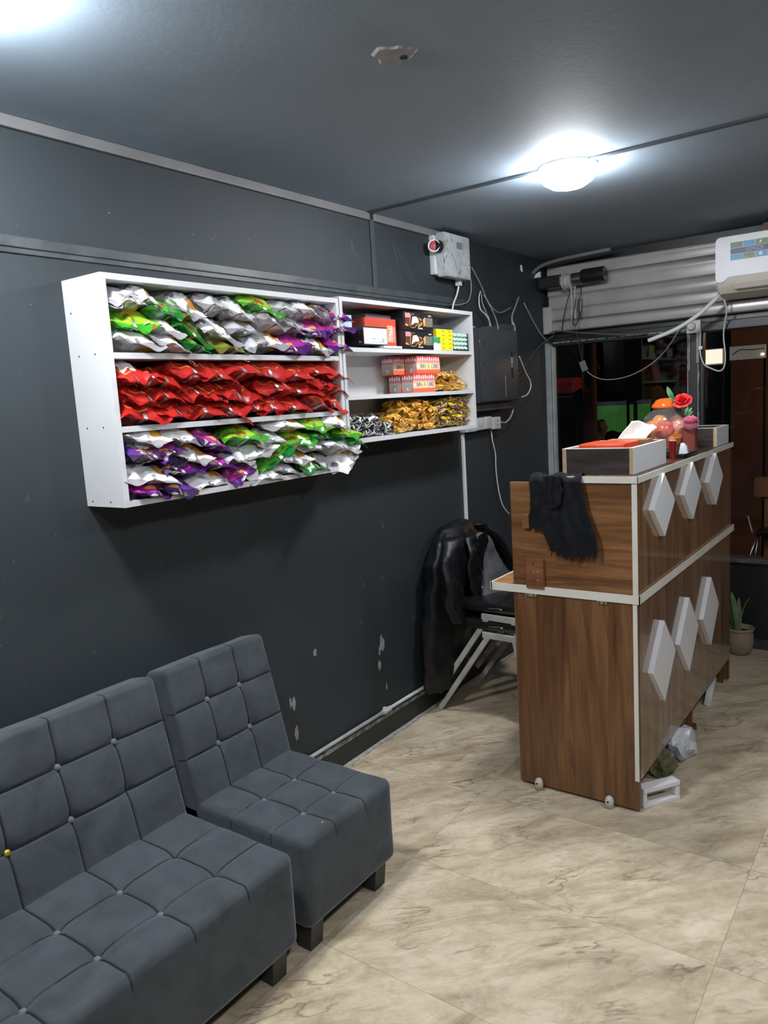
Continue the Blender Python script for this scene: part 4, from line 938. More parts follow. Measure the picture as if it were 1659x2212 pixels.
def bag_surface(s, t, side, W, L, T, seed):
    tt = abs(t); a = max(0, 1-(tt/.90)**2.4)**.62 if tt < .90 else 0
    if t > .05: a = max(0, 1-(t-.05)/.85)**.68
    front = t > 0
    w_ = W/2*(1.04-.17*a); pr = (max(0, 1-abs(s)**(1.5 if t > .4 else 2.4)))**(.75 if t > .4 else .55)
    z = side*(T/2*a*pr+.0006)
    sd = Vector((seed*5.1, seed*3.3, side*2))
    y = s*w_; x = t*L/2
    q = Vector((x, y, 0))
    cr = 0
    for f_, am in ((17, .014), (38, .010), (75, .003)):
        cr += am*(abs(noise.noise(q*f_+sd))-.18)
    z += side*cr*(.4+.6*a)*-1.2*pr**.5
    # pleats fanning out of the crimp
    if tt > .35: z += .006*math.sin(s*7+seed*2)*((tt-.35)/.65)*(1 if side > 0 else .6)
    mid = .008*math.sin(s*3.1+seed)*tt**3+(-.012*t*t*t if front else 0)
    z += mid
    x += .004*noise.noise(Vector((s*4, seed, t)))
    return Vector((x, y, z))
def bag_mesh(seed, W=.13, L=.165, T=.062, nu=16, nv=22):
    bm = bmesh.new(); G = {}
    for side in (1, -1):
        for i in range(nu+1):
            for j in range(nv+1):
                s = -1+2*i/nu; t = -1+2*j/nv
                if side == -1 and i in (0, nu): G[side, i, j] = G[1, i, j]; continue
                G[side, i, j] = bm.verts.new(bag_surface(s, t, side, W, L, T, seed))
    for side in (1, -1):
        for i in range(nu):
            for j in range(nv):
                q = [G[side, i, j], G[side, i+1, j], G[side, i+1, j+1], G[side, i, j+1]]
                if side == 1: q.reverse()
                try: bm.faces.new(q)
                except ValueError: pass
    for j in (0, nv):
        for i in range(nu):
            q = [G[1, i, j], G[1, i+1, j], G[-1, i+1, j], G[-1, i, j]]
            q = list(dict.fromkeys(q))
            if len(q) > 2:
                try: bm.faces.new(q if j == nv else q[::-1])
                except ValueError: pass
    bmesh.ops.recalc_face_normals(bm, faces=bm.faces)
    return bm
def seam_mesh(seed, W=.13, L=.165, T=.062):
    bm = bmesh.new(); n = 16; rows = []
    for j in range(n+1):
        t = -.2+1.19*j/n
        rows.append([bm.verts.new(bag_surface(s, t, -1, W, L, T, seed)+Vector((0, 0, -.0016))) for s in (-.07, .07)])
    j = n
    tip = [bm.verts.new(bag_surface(s, .99, 1, W, L, T, seed)+Vector((.0015, 0, .0015))) for s in (-.07, .07)]
    b2 = [bm.verts.new(bag_surface(s, .80, 1, W, L, T, seed)+Vector((0, 0, .0018))) for s in (-.07, .07)]
    rows += [tip, b2]
    for a, b in zip(rows, rows[1:]): bm.faces.new((a[0], a[1], b[1], b[0]))
    return bm
BAGME = {}
SEAMME = {}
for sdd in range(4):
    SEAMME[sdd] = finish(seam_mesh(sdd+1), 'foil_seam', True); SEAMME[sdd].materials.append(SILV)
def bag_data(kind, sd):
    if (kind, sd) not in BAGME:
        me = finish(bag_mesh(sd+1), 'crisp_bag', True, .42); me.materials.append(FM[kind]); BAGME[kind, sd] = me
    return BAGME[kind, sd]
DESC = {'red': 'shiny red', 'white': 'white foil', 'silver': 'silvery white', 'grape': 'white berry-printed', 'green': 'green', 'lime': 'bright lime green', 'olive': 'olive green', 'purple': 'magenta-violet', 'violet': 'dark violet'}
ORD = ['first', 'second', 'third', 'fourth', 'fifth', 'sixth', 'seventh', 'eighth', 'ninth', 'tenth', 'eleventh', 'twelfth']
LAY = {0: ['top layer', 'middle layer', 'bottom layer'], 1: ['top layer', 'middle layer', 'bottom layer'], 2: ['top layer', 'second layer', 'third layer', 'fourth layer', 'bottom layer']}
SHF = ['upper shelf', 'middle shelf', 'lowest shelf']
BAGS = """0,0,silver,1.371,1.931,0.064,-35;0,0,white,1.432,1.923,0.115,5;0,0,white,1.489,1.942,0.092,15;0,0,green,1.555,1.898,0.143,3;0,0,white,1.653,1.926,0.123,20;0,0,silver,1.76,1.937,0.12,10;0,0,white,1.869,1.925,0.137,22;0,0,lime,1.968,1.949,0.187,8;0,0,silver,2.106,1.944,0.153,10;0,0,white,2.214,1.942,0.144,10;0,0,silver,2.309,1.927,0.122,40;0,0,purple,2.405,1.933,0.14,5;0,1,lime,1.413,1.869,0.155,3;0,1,white,1.552,1.85,0.133,12;0,1,green,1.657,1.85,0.161,24;0,1,white,1.777,1.85,0.162,14;0,1,silver,1.896,1.868,0.136,5;0,1,white,2.016,1.892,0.169,10;0,1,silver,2.136,1.885,0.181,12;0,1,purple,2.259,1.873,0.162,-3;0,1,purple,2.385,1.878,0.156,-8;0,2,white,1.426,1.813,0.163,8;0,2,white,1.561,1.805,0.151,20;0,2,green,1.67,1.804,0.148,12;0,2,olive,1.814,1.802,0.162,3;0,2,silver,1.929,1.81,0.089,-20;0,2,white,2.003,1.822,0.154,0;0,2,purple,2.127,1.808,0.156,-5;0,2,white,2.258,1.811,0.151,10;0,2,purple,2.387,1.821,0.139,0;1,0,red,1.394,1.709,0.097,-8;1,0,red,1.478,1.697,0.097,10;1,0,red,1.554,1.693,0.134,22;1,0,red,1.629,1.715,0.164,8;1,0,red,1.743,1.719,0.148,3;1,0,red,1.866,1.723,0.173,0;1,0,red,2.006,1.727,0.188,5;1,0,red,2.129,1.712,0.166,2;1,0,red,2.242,1.721,0.173,-5;1,0,red,2.358,1.714,0.178,5;1,1,red,1.406,1.647,0.153,14;1,1,red,1.529,1.65,0.112,0;1,1,red,1.632,1.652,0.108,-8;1,1,red,1.725,1.652,0.111,-10;1,1,red,1.828,1.652,0.191,3;1,1,red,2.004,1.667,0.16,-3;1,1,red,2.148,1.658,0.194,-3;1,1,red,2.252,1.666,0.135,5;1,1,red,2.343,1.653,0.132,12;1,2,red,1.415,1.601,0.154,5;1,2,red,1.549,1.603,0.155,-8;1,2,red,1.69,1.597,0.148,3;1,2,red,1.8,1.598,0.167,24;1,2,red,1.889,1.607,0.128,-4;1,2,red,1.989,1.603,0.117,-2;1,2,red,2.106,1.6,0.141,-4;1,2,red,2.243,1.603,0.141,24;1,2,red,2.349,1.603,0.126,24;2,0,grape,1.457,1.527,0.133,10;2,0,grape,1.583,1.521,0.153,5;2,0,purple,1.71,1.497,0.166,24;2,0,lime,1.848,1.499,0.169,0;2,0,white,2.051,1.531,0.176,5;2,0,lime,2.204,1.528,0.165,6;2,0,white,2.332,1.53,0.114,12;2,1,violet,1.394,1.479,0.157,6;2,1,purple,1.509,1.476,0.107,-20;2,1,grape,1.627,1.455,0.12,8;2,1,purple,1.721,1.424,0.133,5;2,1,silver,1.964,1.484,0.13,0;2,1,lime,2.109,1.473,0.152,-6;2,1,green,2.253,1.476,0.181,3;2,1,lime,2.384,1.474,0.129,3;2,2,violet,1.517,1.432,0.105,-34;2,2,purple,1.566,1.421,0.145,-6;2,2,silver,1.806,1.439,0.114,5;2,2,white,1.904,1.446,0.158,-14;2,2,green,2.0,1.425,0.2,-32;2,2,white,2.179,1.446,0.174,8;2,2,white,2.344,1.424,0.179,12;2,2,green,2.429,1.447,0.109,10;2,3,grape,1.429,1.411,0.168,10;2,3,grape,1.671,1.374,0.164,-5;2,3,purple,1.808,1.379,0.115,-20;2,3,white,2.097,1.409,0.151,6;2,3,green,2.181,1.366,0.153,3;2,3,silver,2.269,1.367,0.155,20;2,3,white,2.362,1.376,0.134,-50;2,4,purple,1.416,1.368,0.151,3;2,4,violet,1.544,1.36,0.136,10;2,4,white,1.929,1.363,0.151,-2;2,4,silver,2.032,1.368,0.151,8"""
rr = random.Random(42)
cnt = {}
lst = []
for l in BAGS.split(';'):
    q = l.split(','); lst.append((int(q[0]), int(q[1]), q[2], float(q[3]), float(q[4]), float(q[5]), float(q[6])))
lst.sort(key=lambda q: (q[0], q[1], q[3]))
for s_, l_, kind, y, z, wd, rot in lst:
    i = cnt.get((s_, l_), 0); cnt[s_, l_] = i+1
    sd = rr.randrange(4)
    b = bpy.data.objects.new('crisp_bag', bag_data(kind, sd)); COL.objects.link(b)
    sc = wd/.13*1.10
    ly = l_ if s_ < 2 else l_
    xin = .020 if (s_ == 2 and y > 2.3) else .0
    b.location = (.118+rr.uniform(-.006, .008)+xin, y, z+.004)
    hz = {0: 1.30, 1: 1.22, 2: 1.12}[s_]
    if abs(rot) > 28: hz *= .8
    zmin, zmax = {0: (1.787, 1.96), 1: (1.580, 1.740), 2: (1.362, 1.530)}[s_]
    b.location.z = min(max(b.location.z, zmin), zmax)
    b.scale = (rr.uniform(.95, 1.05), max(.75, sc), hz)
    hwb = .068*b.scale[1]; b.location.y = max(b.location.y, 1.357+hwb*math.cos(math.radians(rot)))
    b.rotation_euler = (-math.radians(rot)*.9, rr.uniform(-.05, .20), rr.uniform(-.30, .25))
    tag(b, '%s crisp bag, %s from left in the %s of the %s' % (DESC[kind], ORD[i], LAY[s_][l_], SHF[s_]), 'crisp bag', 'crisp bags on the %s' % SHF[s_])
    sm = bpy.data.objects.new('foil_seam', SEAMME[sd]); COL.objects.link(sm); sm.parent = b
    if kind == 'red' and l_ == 0 and i in (3, 5, 9):
        me_t = text('brand_lettering', 'O!Ol', .026, mat('print_white', (.85, .8, .75), .3), b, (.052, 0, .0315), (0, .45, PI/2))
    if kind == 'lime' and (s_, l_, i) == (2, 0, 3):
        text('brand_lettering', 'Pofki', .026, mat('print_red', (.5, .03, .03), .3), b, (.045, -.01, .034), (0, .35, PI/2+.3))
    if (s_, l_, i) in ((1, 0, 0), (2, 1, 0)):
        bm = bmesh.new(); n = 8
        gg = [[bm.verts.new(bag_surface(-.5+.9*a_/n*(1.1 if s_ == 1 else .8), -.05+.62*c_/n, 1, .13, .165, .062, sd+1)+Vector((0, 0, .002))) for c_ in range(n+1)] for a_ in range(n+1)]
        for a_ in range(n):
            for c_ in range(n): bm.faces.new((gg[a_][c_], gg[a_][c_+1], gg[a_+1][c_+1], gg[a_+1][c_]))
        lb = obj('price_label', finish(bm, 'price_label', True), mat('label_white', (.8, .82, .84), .5), b)

# ---------------- boxes on the right shelf
def carton(nm, label, x0, x1, y0, y1, z0, z1, m, rotz=0, grp=None, cat='box'):
    t = thing(nm, label, cat, ((x0+x1)/2, (y0+y1)/2, z0), grp)
    bm = bmesh.new(); box(bm, x0, x1, y0, y1, z0, z1, bev=.0008)
    b = put('carton', bm, m, t)
    t.rotation_euler = (0, 0, rotz)
    return t, b
ZT, ZM, ZL = 1.8125, 1.6215, 1.445
PB = mat('print_black', (.012, .012, .013), .3); PW = mat('print_white2', (.85, .85, .85), .4); PBR = mat('print_brown', (.12, .035, .018), .35)
PG = m_noisy('print_gold', (.72, .45, .14), (.5, .28, .08), 80, .4); PP = mat('print_pink', (.75, .25, .28), .4); PST = m_noisy('print_stone', (.22, .20, .16), (.11, .10, .085), 90, .5)
t, b = carton('long_box', 'black box with a large white blank label at the front of the top shelf', .085, .176, 2.556, 2.728, ZT+.012, ZT+.088, m_noisy('black_card', (.018, .017, .02), (.03, .028, .03), 12, .3))
def onx(nm, x, y0, y1, z0, z1, m, par, d=.0008):
    """flat print on the room-facing side, world coordinates"""
    off = Vector(par.parent.location)+Vector(par.location) if par.parent else Vector(par.location)
    bm = B(x, x+d, y0, y1, z0, z1); bmesh.ops.translate(bm, verts=bm.verts, vec=-off); return obj(nm, finish(bm, nm), m, par)
def tx(nm, s, size, m, par, x, y, z, sx=1, rot=FACEX):
    off = Vector(par.parent.location)+Vector(par.location) if par.parent else Vector(par.location)
    return text(nm, s, size, m, par, Vector((x, y, z))-off, rot, sx=sx)
b.location.z = 0
onx('blank_label', .176, 2.560, 2.724, ZT+.017, ZT+.082, mat('label_lilac', (.72, .72, .80), .5), b)
bm = bmesh.new()
for (y0, y1, z0, z1) in ((2.62, 2.64, .036, .041), (2.62, 2.626, .022, .028), (2.655, 2.659, .034, .044), (2.64, 2.644, .022, .029), (2.665, 2.671, .021, .031), (2.684, 2.702, .022, .042)): box(bm, .1768, .1775, y0, y1, ZT+z0, ZT+z1)
bmesh.ops.translate(bm, verts=bm.verts, vec=-Vector(t.location)); obj('printed_marks', finish(bm, 'printed_marks'), mat('grey_print', (.4, .4, .45), .5), b)
tx('lettering', 'As', .016, PW, b, .160, 2.5552, ZT+.026, rot=FACEY)
bm = bmesh.new(); box(bm, .03, .12, 2.46, 2.66, ZT, ZT+.010); o = put('grey_carton_flap', bm, m_noisy('grey_card', (.22, .21, .20), (.18, .17, .165), 9, .7)); tag(o, 'flat grey carton lying under the long black box', 'carton')
bm = bmesh.new(); box(bm, .05, .19, 2.68, 2.815, ZT-.0005, ZT+.0105, bev=.001); o = put('white_board_piece', bm, MT['white']); tag(o, 'white board strip under the red box on the top shelf', 'board')
t, b = carton('sweet_box', 'red and orange sweet box standing behind the long black box', .045, .155, 2.60, 2.825, ZT+.012, ZT+.128, m_noisy('red_card', (.48, .05, .03), (.55, .09, .05), 9, .35))
onx('glow_print', .155, 2.755, 2.80, ZT+.03, ZT+.10, m_noisy('orange_glow', (.70, .25, .12), (.8, .55, .4), 30, .4), b)
onx('pink_stripe', .155, 2.803, 2.815, ZT+.03, ZT+.095, PP, b)
tx('lettering', 'Mini', .030, PW, b, .1565, 2.777, ZT+.065, rot=(PI/2, PI/2, PI/2))
t, b = carton('side_box', 'dull mauve box leaning at the back, between red box and black snack boxes', .008, .12, 2.655, 2.86, ZT, ZT+.150, m_noisy('mauve_card', (.20, .16, .19), (.16, .13, .15), 6, .5))
m = mat('blue_green_card', (.4, .5, .6), .4); k = N(m); c = k.ramp(k.noise(k.coord(), 26, 3, .6), [(.35, (.20, .45, .68)), (.5, (.60, .70, .78)), (.65, (.10, .42, .24))]); k.color(c)
t, b = carton('tissue_box', 'pale blue and green floral box at the left end of the top shelf', .03, .13, 2.43, 2.545, ZT+.078, ZT+.135, m)
bpy.data.objects[t.name].location.z = ZT+.078
t2 = bmesh.new(); box(t2, .02, .083, 2.42, 2.56, ZT, ZT+.076); o = put('support_carton', t2, MT['darkwood']); tag(o, 'dark carton under the pale blue floral box', 'box')
# two black snack boxes
for i, z0 in enumerate((ZT, ZT+.082)):
    t, b = carton('snack_box', ('black snack box with ice cream bar picture, lower of the stacked pair', 'black snack box with ice cream bar picture, upper of the stacked pair')[i], .03, .186, 2.838+.004*i, 3.082+.004*i, z0+(.001 if i else 0), z0+.081, PB, grp='black snack boxes')
    Y = 2.84+.004*i; X = .186
    onx('pink_label', X, Y+.012, Y+.052, z0+.055, z0+.075, PP, b)
    onx('brown_print', X, Y+.012, Y+.165, z0+.022, z0+.052, PBR, b)
    bm = bmesh.new(); prism(bm, [(Y+.058, z0+.022), (Y+.07, z0+.06), (Y+.10, z0+.062), (Y+.115, z0+.050), (Y+.117, z0+.035), (Y+.085, z0+.034), (Y+.066, z0+.026)], .0008, 'x', X+.0009)
    bmesh.ops.translate(bm, verts=bm.verts, vec=-Vector(t.location)); obj('white_bar_print', finish(bm, 'white_bar_print'), PW, b)
    bm = bmesh.new(); tube(bm, [(X+.001, Y+.085, z0+.07), (X+.001, Y+.060, z0+.068), (X+.001, Y+.047, z0+.04), (X+.001, Y+.052, z0+.015), (X+.001, Y+.085, z0+.014), (X+.001, Y+.105, z0+.026), (X+.001, Y+.15, z0+.036)], .0012, 5)
    bmesh.ops.translate(bm, verts=bm.verts, vec=-Vector(t.location)); obj('gold_outline', finish(bm, 'gold_outline'), PG, b)
    bm = bmesh.new(); prism(bm, [(Y+.155, z0+.05), (Y+.172, z0+.062), (Y+.172, z0+.028), (Y+.16, z0+.02)], .0008, 'x', X+.001); prism(bm, [(Y+.115, z0+.058), (Y+.142, z0+.052), (Y+.14, z0+.046)], .0008, 'x', X+.001); prism(bm, [(Y+.01, z0+.03), (Y+.03, z0+.024), (Y+.035, z0+.017), (Y+.008, z0+.02)], .0008, 'x', X+.001); prism(bm, [(Y+.11, z0+.020), (Y+.15, z0+.036), (Y+.14, z0+.026), (Y+.115, z0+.014)], .0008, 'x', X+.0012)
    bmesh.ops.translate(bm, verts=bm.verts, vec=-Vector(t.location)); obj('nut_print', finish(bm, 'nut_print'), PG, b)
    onx('stone_print', X, Y+.172, Y+.236, z0+.02, z0+.060, PST, b, .0012)
    tx('lettering', 'mars', .013, PW, b, X+.0015, Y+.212, z0+.070); tx('lettering', 'FAMOPIL', .010, PW, b, X+.0015, Y+.13, z0+.010)
bm = bmesh.new(); box(bm, .06, .188, 2.84, 3.06, ZT-.0095, ZT-.0003); 
bm.free()
# pictures boxes at the back right
t, b = carton('blue_box', 'small dark blue box with a cone picture, behind the yellow boxes', .01, .07, 3.10, 3.25, ZT, ZT+.125, mat('blue_print', (.06, .07, .16), .4))
bm = bmesh.new(); prism(bm, [(3.175, ZT+.07), (3.225, ZT+.07), (3.215, ZT+.10), (3.198, ZT+.122), (3.18, ZT+.10)], .0008, 'x', .0705); bmesh.ops.translate(bm, verts=bm.verts, vec=-Vector(t.location)); obj('cone_print', finish(bm, 'cone_print'), m_noisy('cream_print', (.8, .6, .5), (.7, .35, .3), 40, .4), b)
t, b = carton('blue_box', 'greyish blue box with a pink cone picture, at the back by the shelf end', .01, .07, 3.255, 3.41, ZT, ZT+.125, mat('blue_print2', (.16, .20, .36), .4))
bm = bmesh.new(); prism(bm, [(3.30, ZT+.06), (3.335, ZT+.06), (3.33, ZT+.10), (3.317, ZT+.118), (3.303, ZT+.10)], .0008, 'x', .0705); bmesh.ops.translate(bm, verts=bm.verts, vec=-Vector(t.location)); obj('cone_print', finish(bm, 'cone_print'), m_noisy('pink_print', (.65, .35, .33), (.5, .25, .25), 40, .4), b)
t, b = carton('small_red_box', 'small coral red box at the back of the top shelf, left of the yellow boxes', .075, .125, 3.095, 3.185, ZT, ZT+.112, mat('coral', (.55, .11, .08), .4))
YE = mat('yellow_card', (.85, .72, .02), .4); YL = mat('olive_print', (.25, .2, .02), .5)
for i in range(5):
    z0 = ZT+.0195*i
    t, b = carton('yellow_box', '%s box of the short stack of thin yellow boxes' % ('lowest yellow', 'second lowest yellow', 'middle yellow', 'second highest yellow', 'topmost yellow')[i], .128, .184, 3.15+.0*i - (.035 if i > 2 else .0), 3.262, z0+.0003, z0+.0192, YE, grp='thin yellow boxes')
    bm = bmesh.new(); box(bm, .184, .1846, 3.225, 3.247, z0+.009, z0+.0125); box(bm, .184, .1846, 3.165, 3.187, z0+.009, z0+.0125)
    bmesh.ops.translate(bm, verts=bm.verts, vec=-Vector(t.location)); obj('printed_line', finish(bm, 'printed_line'), YL, b)
t = thing('green_carton', 'small green and white carton with slanted side, before the yellow boxes', 'box', (.17, 3.12, ZT))
bm = bmesh.new(); prism(bm, [(3.088, ZT), (3.160, ZT), (3.132, ZT+.066), (3.086, ZT+.066)], .018, 'x', .160 if False else .165)
m = mat('green_white', (.5, .7, .6), .4); k = N(m); z = k.sep(k.coord())[2]; zz = k.math('ADD', z, k.math('MULTIPLY', k.math('SUBTRACT', k.noise(k.coord(), 30, 2), .5), .04)); k.color(k.ramp(k.math('MULTIPLY', zz, 10), [(.0, (.75, .85, .8)), (.28, (.55, .8, .65)), (.33, (.03, .30, .12)), (.55, (.12, .42, .16)), (.62, (.02, .12, .06))], 'CONSTANT'))
bo = put('carton', bm, m, None); bo.name = 'carton'; bo.parent = t; bo.location = Vector(bo.location)-Vector(t.location)
# tray of small mint-coloured cups
t = thing('chewing_gum_display', 'dark display tray of pale mint tubs at the right end of the top shelf', 'display tray', (.15, 3.345, ZT))
TLx = Vector(t.location)
bm = bmesh.new(); box(bm, .135, .145, 3.272, 3.425, ZT, ZT+.088); box(bm, .135, .178, 3.420, 3.425, ZT, ZT+.086); box(bm, .135, .178, 3.272, 3.276, ZT, ZT+.04); box(bm, .135, .178, 3.272, 3.425, ZT, ZT+.004); put('display_box', bm, mat('dark_green_card', (.02, .05, .04), .5), t)
MI = mat('mint_plastic', (.55, .74, .65), .35)
for r_ in range(4):
    for c_ in range(4):
        bm = bmesh.new(); lathe(bm, [(.001, .030), (.013, .030), (.0165, .024), (.0165, .006), (.015, 0)], (.146, 3.296+.036*c_, ZT+.015+.0205*r_), 14, 'x')
        for v_ in bm.verts: v_.co.z = ZT+.015+.0205*r_+(v_.co.z-(ZT+.015+.0205*r_))*.56
        o = put('mint_tub', bm, MI, smooth=True, angle=.7); tag(o, 'pale mint tub, %s from the left in the %s row of the display' % (ORD[c_], ('bottom', 'second lowest', 'second highest', 'top')[r_]), 'tub', 'mint tubs in the display')
# red game boxes
RB = mat('game_box_red', (.5, .1, .08), .4); k = N(RB); z = k.sep(k.coord())[2]
k.color(k.ramp(k.math('MULTIPLY', z, 10), [(.0, (.60, .16, .13)), (.2, (.60, .28, .25)), (.4, (.62, .40, .38)), (.52, (.45, .22, .20)), (.70, (.48, .06, .05)), (1, (.42, .04, .03))]))
RF = mat('game_box_front', (.7, .2, .1), .4); k = N(RF); z = k.sep(k.coord())[2]
k.color(k.ramp(k.math('MULTIPLY', z, 10), [(.0, (.75, .13, .06)), (.16, (.75, .14, .06)), (.20, (.80, .45, .40)), (.35, (.85, .75, .6)), (.50, (.75, .35, .30)), (.60, (.62, .14, .14)), (.80, (.70, .06, .04))]))
LET = [('B', (.28, .02, .12)), ('A', (.02, .08, .45)), ('N', (.02, .35, .15)), ('-', (.8, .4, .02)), ('A', (.7, .12, .02)), ('-', (.8, .4, .02)), ('C', (.05, .4, .1)), ('A', (.02, .1, .5)), ('R', (.10, .05, .40)), ('D', (.5, .03, .08))]
LM_ = {}
for ch, c in LET: LM_[c] = LM_.get(c) or mat('letter_ink', c, .4)
GRP = m_noisy('grey_green_print', (.24, .36, .28), (.34, .42, .34), 60, .5); FIG = mat('pale_figure', (.75, .66, .72), .5); YP = mat('pale_yellow', (.80, .70, .35), .4)
def game_box(label, x0, x1, y0, y1, z0, z1):
    t, b = carton('board_game_box', label, x0, x1, y0, y1, z0, z1, RF, grp='red board game boxes')
    TL_ = Vector(t.location); h = z1-z0
    def loc(bm, nm, m):
        bmesh.ops.translate(bm, verts=bm.verts, vec=-TL_); obj(nm, finish(bm, nm), m, b)
    ends = B(x0+.0005, x1-.0005, y0-.0008, y0, z0+.0005, z1-.0005); loc(ends, 'end_panel', RB)
    bm = bmesh.new(); n = 10
    for i in range(n):
        yy = y0+(y1-y0)*(i+.7)/(n+.4); w_ = .0055; hh = h*(.10+.06*((i*7) % 3)/2)
        box(bm, x1, x1+.0009, yy-w_, yy+w_, z0+h*.74, z0+h*.74+hh); box(bm, x1, x1+.0009, yy-w_*.5, yy+w_*.5, z0+h*.74+hh, z0+h*.74+hh+.005)
    for i in range(5):
        xx = x0+(x1-x0)*(i+.6)/5.2; w_ = .0042; hh = h*(.14+.04*(i % 2))
        box(bm, xx-w_, xx+w_, y0-.0018, y0-.0008, z0+h*.70, z0+h*.70+hh); box(bm, xx-w_*.5, xx+w_*.5, y0-.0018, y0-.0008, z0+h*.70+hh, z0+h*.70+hh+.004)
    loc(bm, 'figure_print', FIG)
    onx('title_panel', x1, y0+(y1-y0)*.12, y1-(y1-y0)*.08, z0+h*.28, z0+h*.56, YP, b, .0006)
    W = (y1-y0)*.72
    for i, (ch, c) in enumerate(LET): tx('title_letter', ch, .027, LM_[c], b, x1+.001, y0+(y1-y0)*.17+W*i/(len(LET)-1), z0+h*.42, .95)
    x = (x0+x1)/2; w_ = (x1-x0)*.5
    bm = bmesh.new(); prism(bm, [(x-w_*.78, z0+h*.40), (x-w_*.72, z0+h*.45), (x+w_*.72, z0+h*.45), (x+w_*.78, z0+h*.40), (x+w_*.45, z0+h*.34), (x+w_*.42, z0+h*.06), (x-w_*.42, z0+h*.06), (x-w_*.45, z0+h*.34)], .0008, 'y', y0-.0016); loc(bm, 'costume_print', GRP)
    bm = bmesh.new(); prism(bm, [(x, z0+h*.12), (x+w_*.16, z0+h*.22), (x, z0+h*.32), (x-w_*.16, z0+h*.22)], .0008, 'y', y0-.0024); loc(bm, 'face_print', FIG)
game_box('red board game box with rainbow title, lower row, in front', .108, .172, 2.915, 3.102, ZM, ZM+.083)
game_box('red board game box showing only its end, lower row, behind', .038, .104, 2.915, 3.100, ZM, ZM+.083)
game_box('red board game box with rainbow title, upper row, in front', .108, .172, 2.951, 3.150, ZM+.084, ZM+.163)
game_box('red board game box with its title half covered, upper row, behind', .040, .104, 2.862, 3.050, ZM+.084, ZM+.163)

# wrapped bars ------------------------------------------------------------
def bar_mesh(seed, L=.13, W=.055, T=.026):
    bm = bmesh.new(); nu, nv = 12, 20; G = {}
    for i in range(nu):
        a = 2*PI*i/nu
        for j in range(nv+1):
            t = -1+2*j/nv; tt = abs(t)
            if tt > .72:
                q = (tt-.72)/.28; wv = W/2*(.72+.55*q); th = T/2*(.25*(1-q)+.03)
            else: wv = W/2*(1-.1*tt**4-.15*(tt > .6)); th = T/2*(1-.3*tt**6)
            ca, sa = math.cos(a), math.sin(a)
            y = wv*math.copysign(abs(ca)**.6, ca); z = th*math.copysign(abs(sa)**.6, sa)
            p = Vector((t*L/2, y, z))
            nn = noise.noise(p*55+Vector((seed*7, 0, 0)))
            z += (.010 if tt > .72 else .004)*nn+(.010*math.sin(y*150+seed)*(tt-.72)/.28 if tt > .72 else 0)
            x = p.x+(.006*math.sin(y*260+seed*2) if j in (0, nv) else 0)
            G[i, j] = bm.verts.new((x, y, z))
    for i in range(nu):
        for j in range(nv): bm.faces.new((G[i, j], G[(i+1) % nu, j], G[(i+1) % nu, j+1], G[i, j+1]))
    bm.faces.new([G[i, 0] for i in range(nu)][::-1]); bm.faces.new([G[i, nv] for i in range(nu)])
    return bm
def wrapper(name, cols, scale, rough=.25):
    m = mat(name, cols[0], rough, coat=.5); k = N(m); v = k.coord(); a = k.noise(v, scale, 2, .5, .8)
    n = len(cols); k.color(k.ramp(a, [(.30+.40*i/n, c) for i, c in enumerate(cols)], 'CONSTANT')); k.bump(k.noise(v, 70, 3, .6, .6), .5, .004); return m
WM = {'yellow': wrapper('yellow_brown_wrapper', [(.10, .025, .012), (.75, .40, .04), (.85, .62, .14), (.62, .20, .03)], 30),
      'violet': wrapper('yellow_violet_wrapper', [(.09, .03, .20), (.80, .62, .02), (.55, .36, .04), (.09, .04, .18)], 26),
      'black': wrapper('black_white_wrapper', [(.012, .012, .014), (.13, .13, .13), (.70, .70, .68), (.02, .02, .022)], 28)}
BMS = {}
for kd in WM:
    for sd in range(3):
        me = finish(bar_mesh(sd+1+10*len(kd)), 'wrapped_bar', True, .7); me.materials.append(WM[kd]); BMS[kd, sd] = me
def pile(kind, rows, label, grp, rnd):
    names = ['bottom row', 'second row', 'third row', 'fourth row', 'top row']
    for r_, (y0, y1, z, n) in enumerate(rows):
        for i in range(n):
            o = bpy.data.objects.new('wrapped_bar', BMS[kind, rnd.randrange(3)]); COL.objects.link(o)
            y = y0+(y1-y0)*(i+.5)/n
            o.location = (.100+rnd.uniform(-.012, .012), y, z+rnd.uniform(-.002, .004)); o.rotation_euler = (rnd.uniform(-.5, .5), rnd.uniform(-.12, .12), rnd.uniform(-.3, .3))
            o.scale = (1, (y1-y0)/n/.055*rnd.uniform(1.0, 1.2), 1.15)
            nm = 'top row' if r_ == len(rows)-1 else names[r_]
            tag(o, label % (ORD[i], nm), 'wrapped bar', grp)
rnd = random.Random(8)
pile('black', [(2.50, 2.77, 1.463, 4), (2.47, 2.74, 1.492, 4), (2.45, 2.66, 1.520, 3)], 'black and white wrapped bar, %s from left in the %s of the dark pile', 'black and white bars, lowest shelf', rnd)
pile('yellow', [(2.77, 3.14, 1.463, 6), (2.74, 3.13, 1.490, 6), (2.76, 3.12, 1.517, 6), (2.82, 3.10, 1.545, 4), (2.83, 3.06, 1.570, 3)], 'yellow and brown wrapped bar, %s from left in the %s of the middle pile', 'yellow brown bars, lowest shelf', rnd)
pile('violet', [(3.145, 3.435, 1.463, 5), (3.14, 3.435, 1.490, 4), (3.14, 3.435, 1.517, 4), (3.145, 3.435, 1.545, 4), (3.16, 3.435, 1.572, 3)], 'yellow and violet wrapped bar, %s from left in the %s of the right pile', 'yellow violet bars, lowest shelf', rnd)
pile('yellow', [(3.115, 3.43, 1.638, 3), (3.16, 3.43, 1.664, 2), (3.17, 3.35, 1.690, 2)], 'yellow and brown wrapped bar, %s from left in the %s beside the game boxes', 'yellow brown bars, middle shelf', rnd)

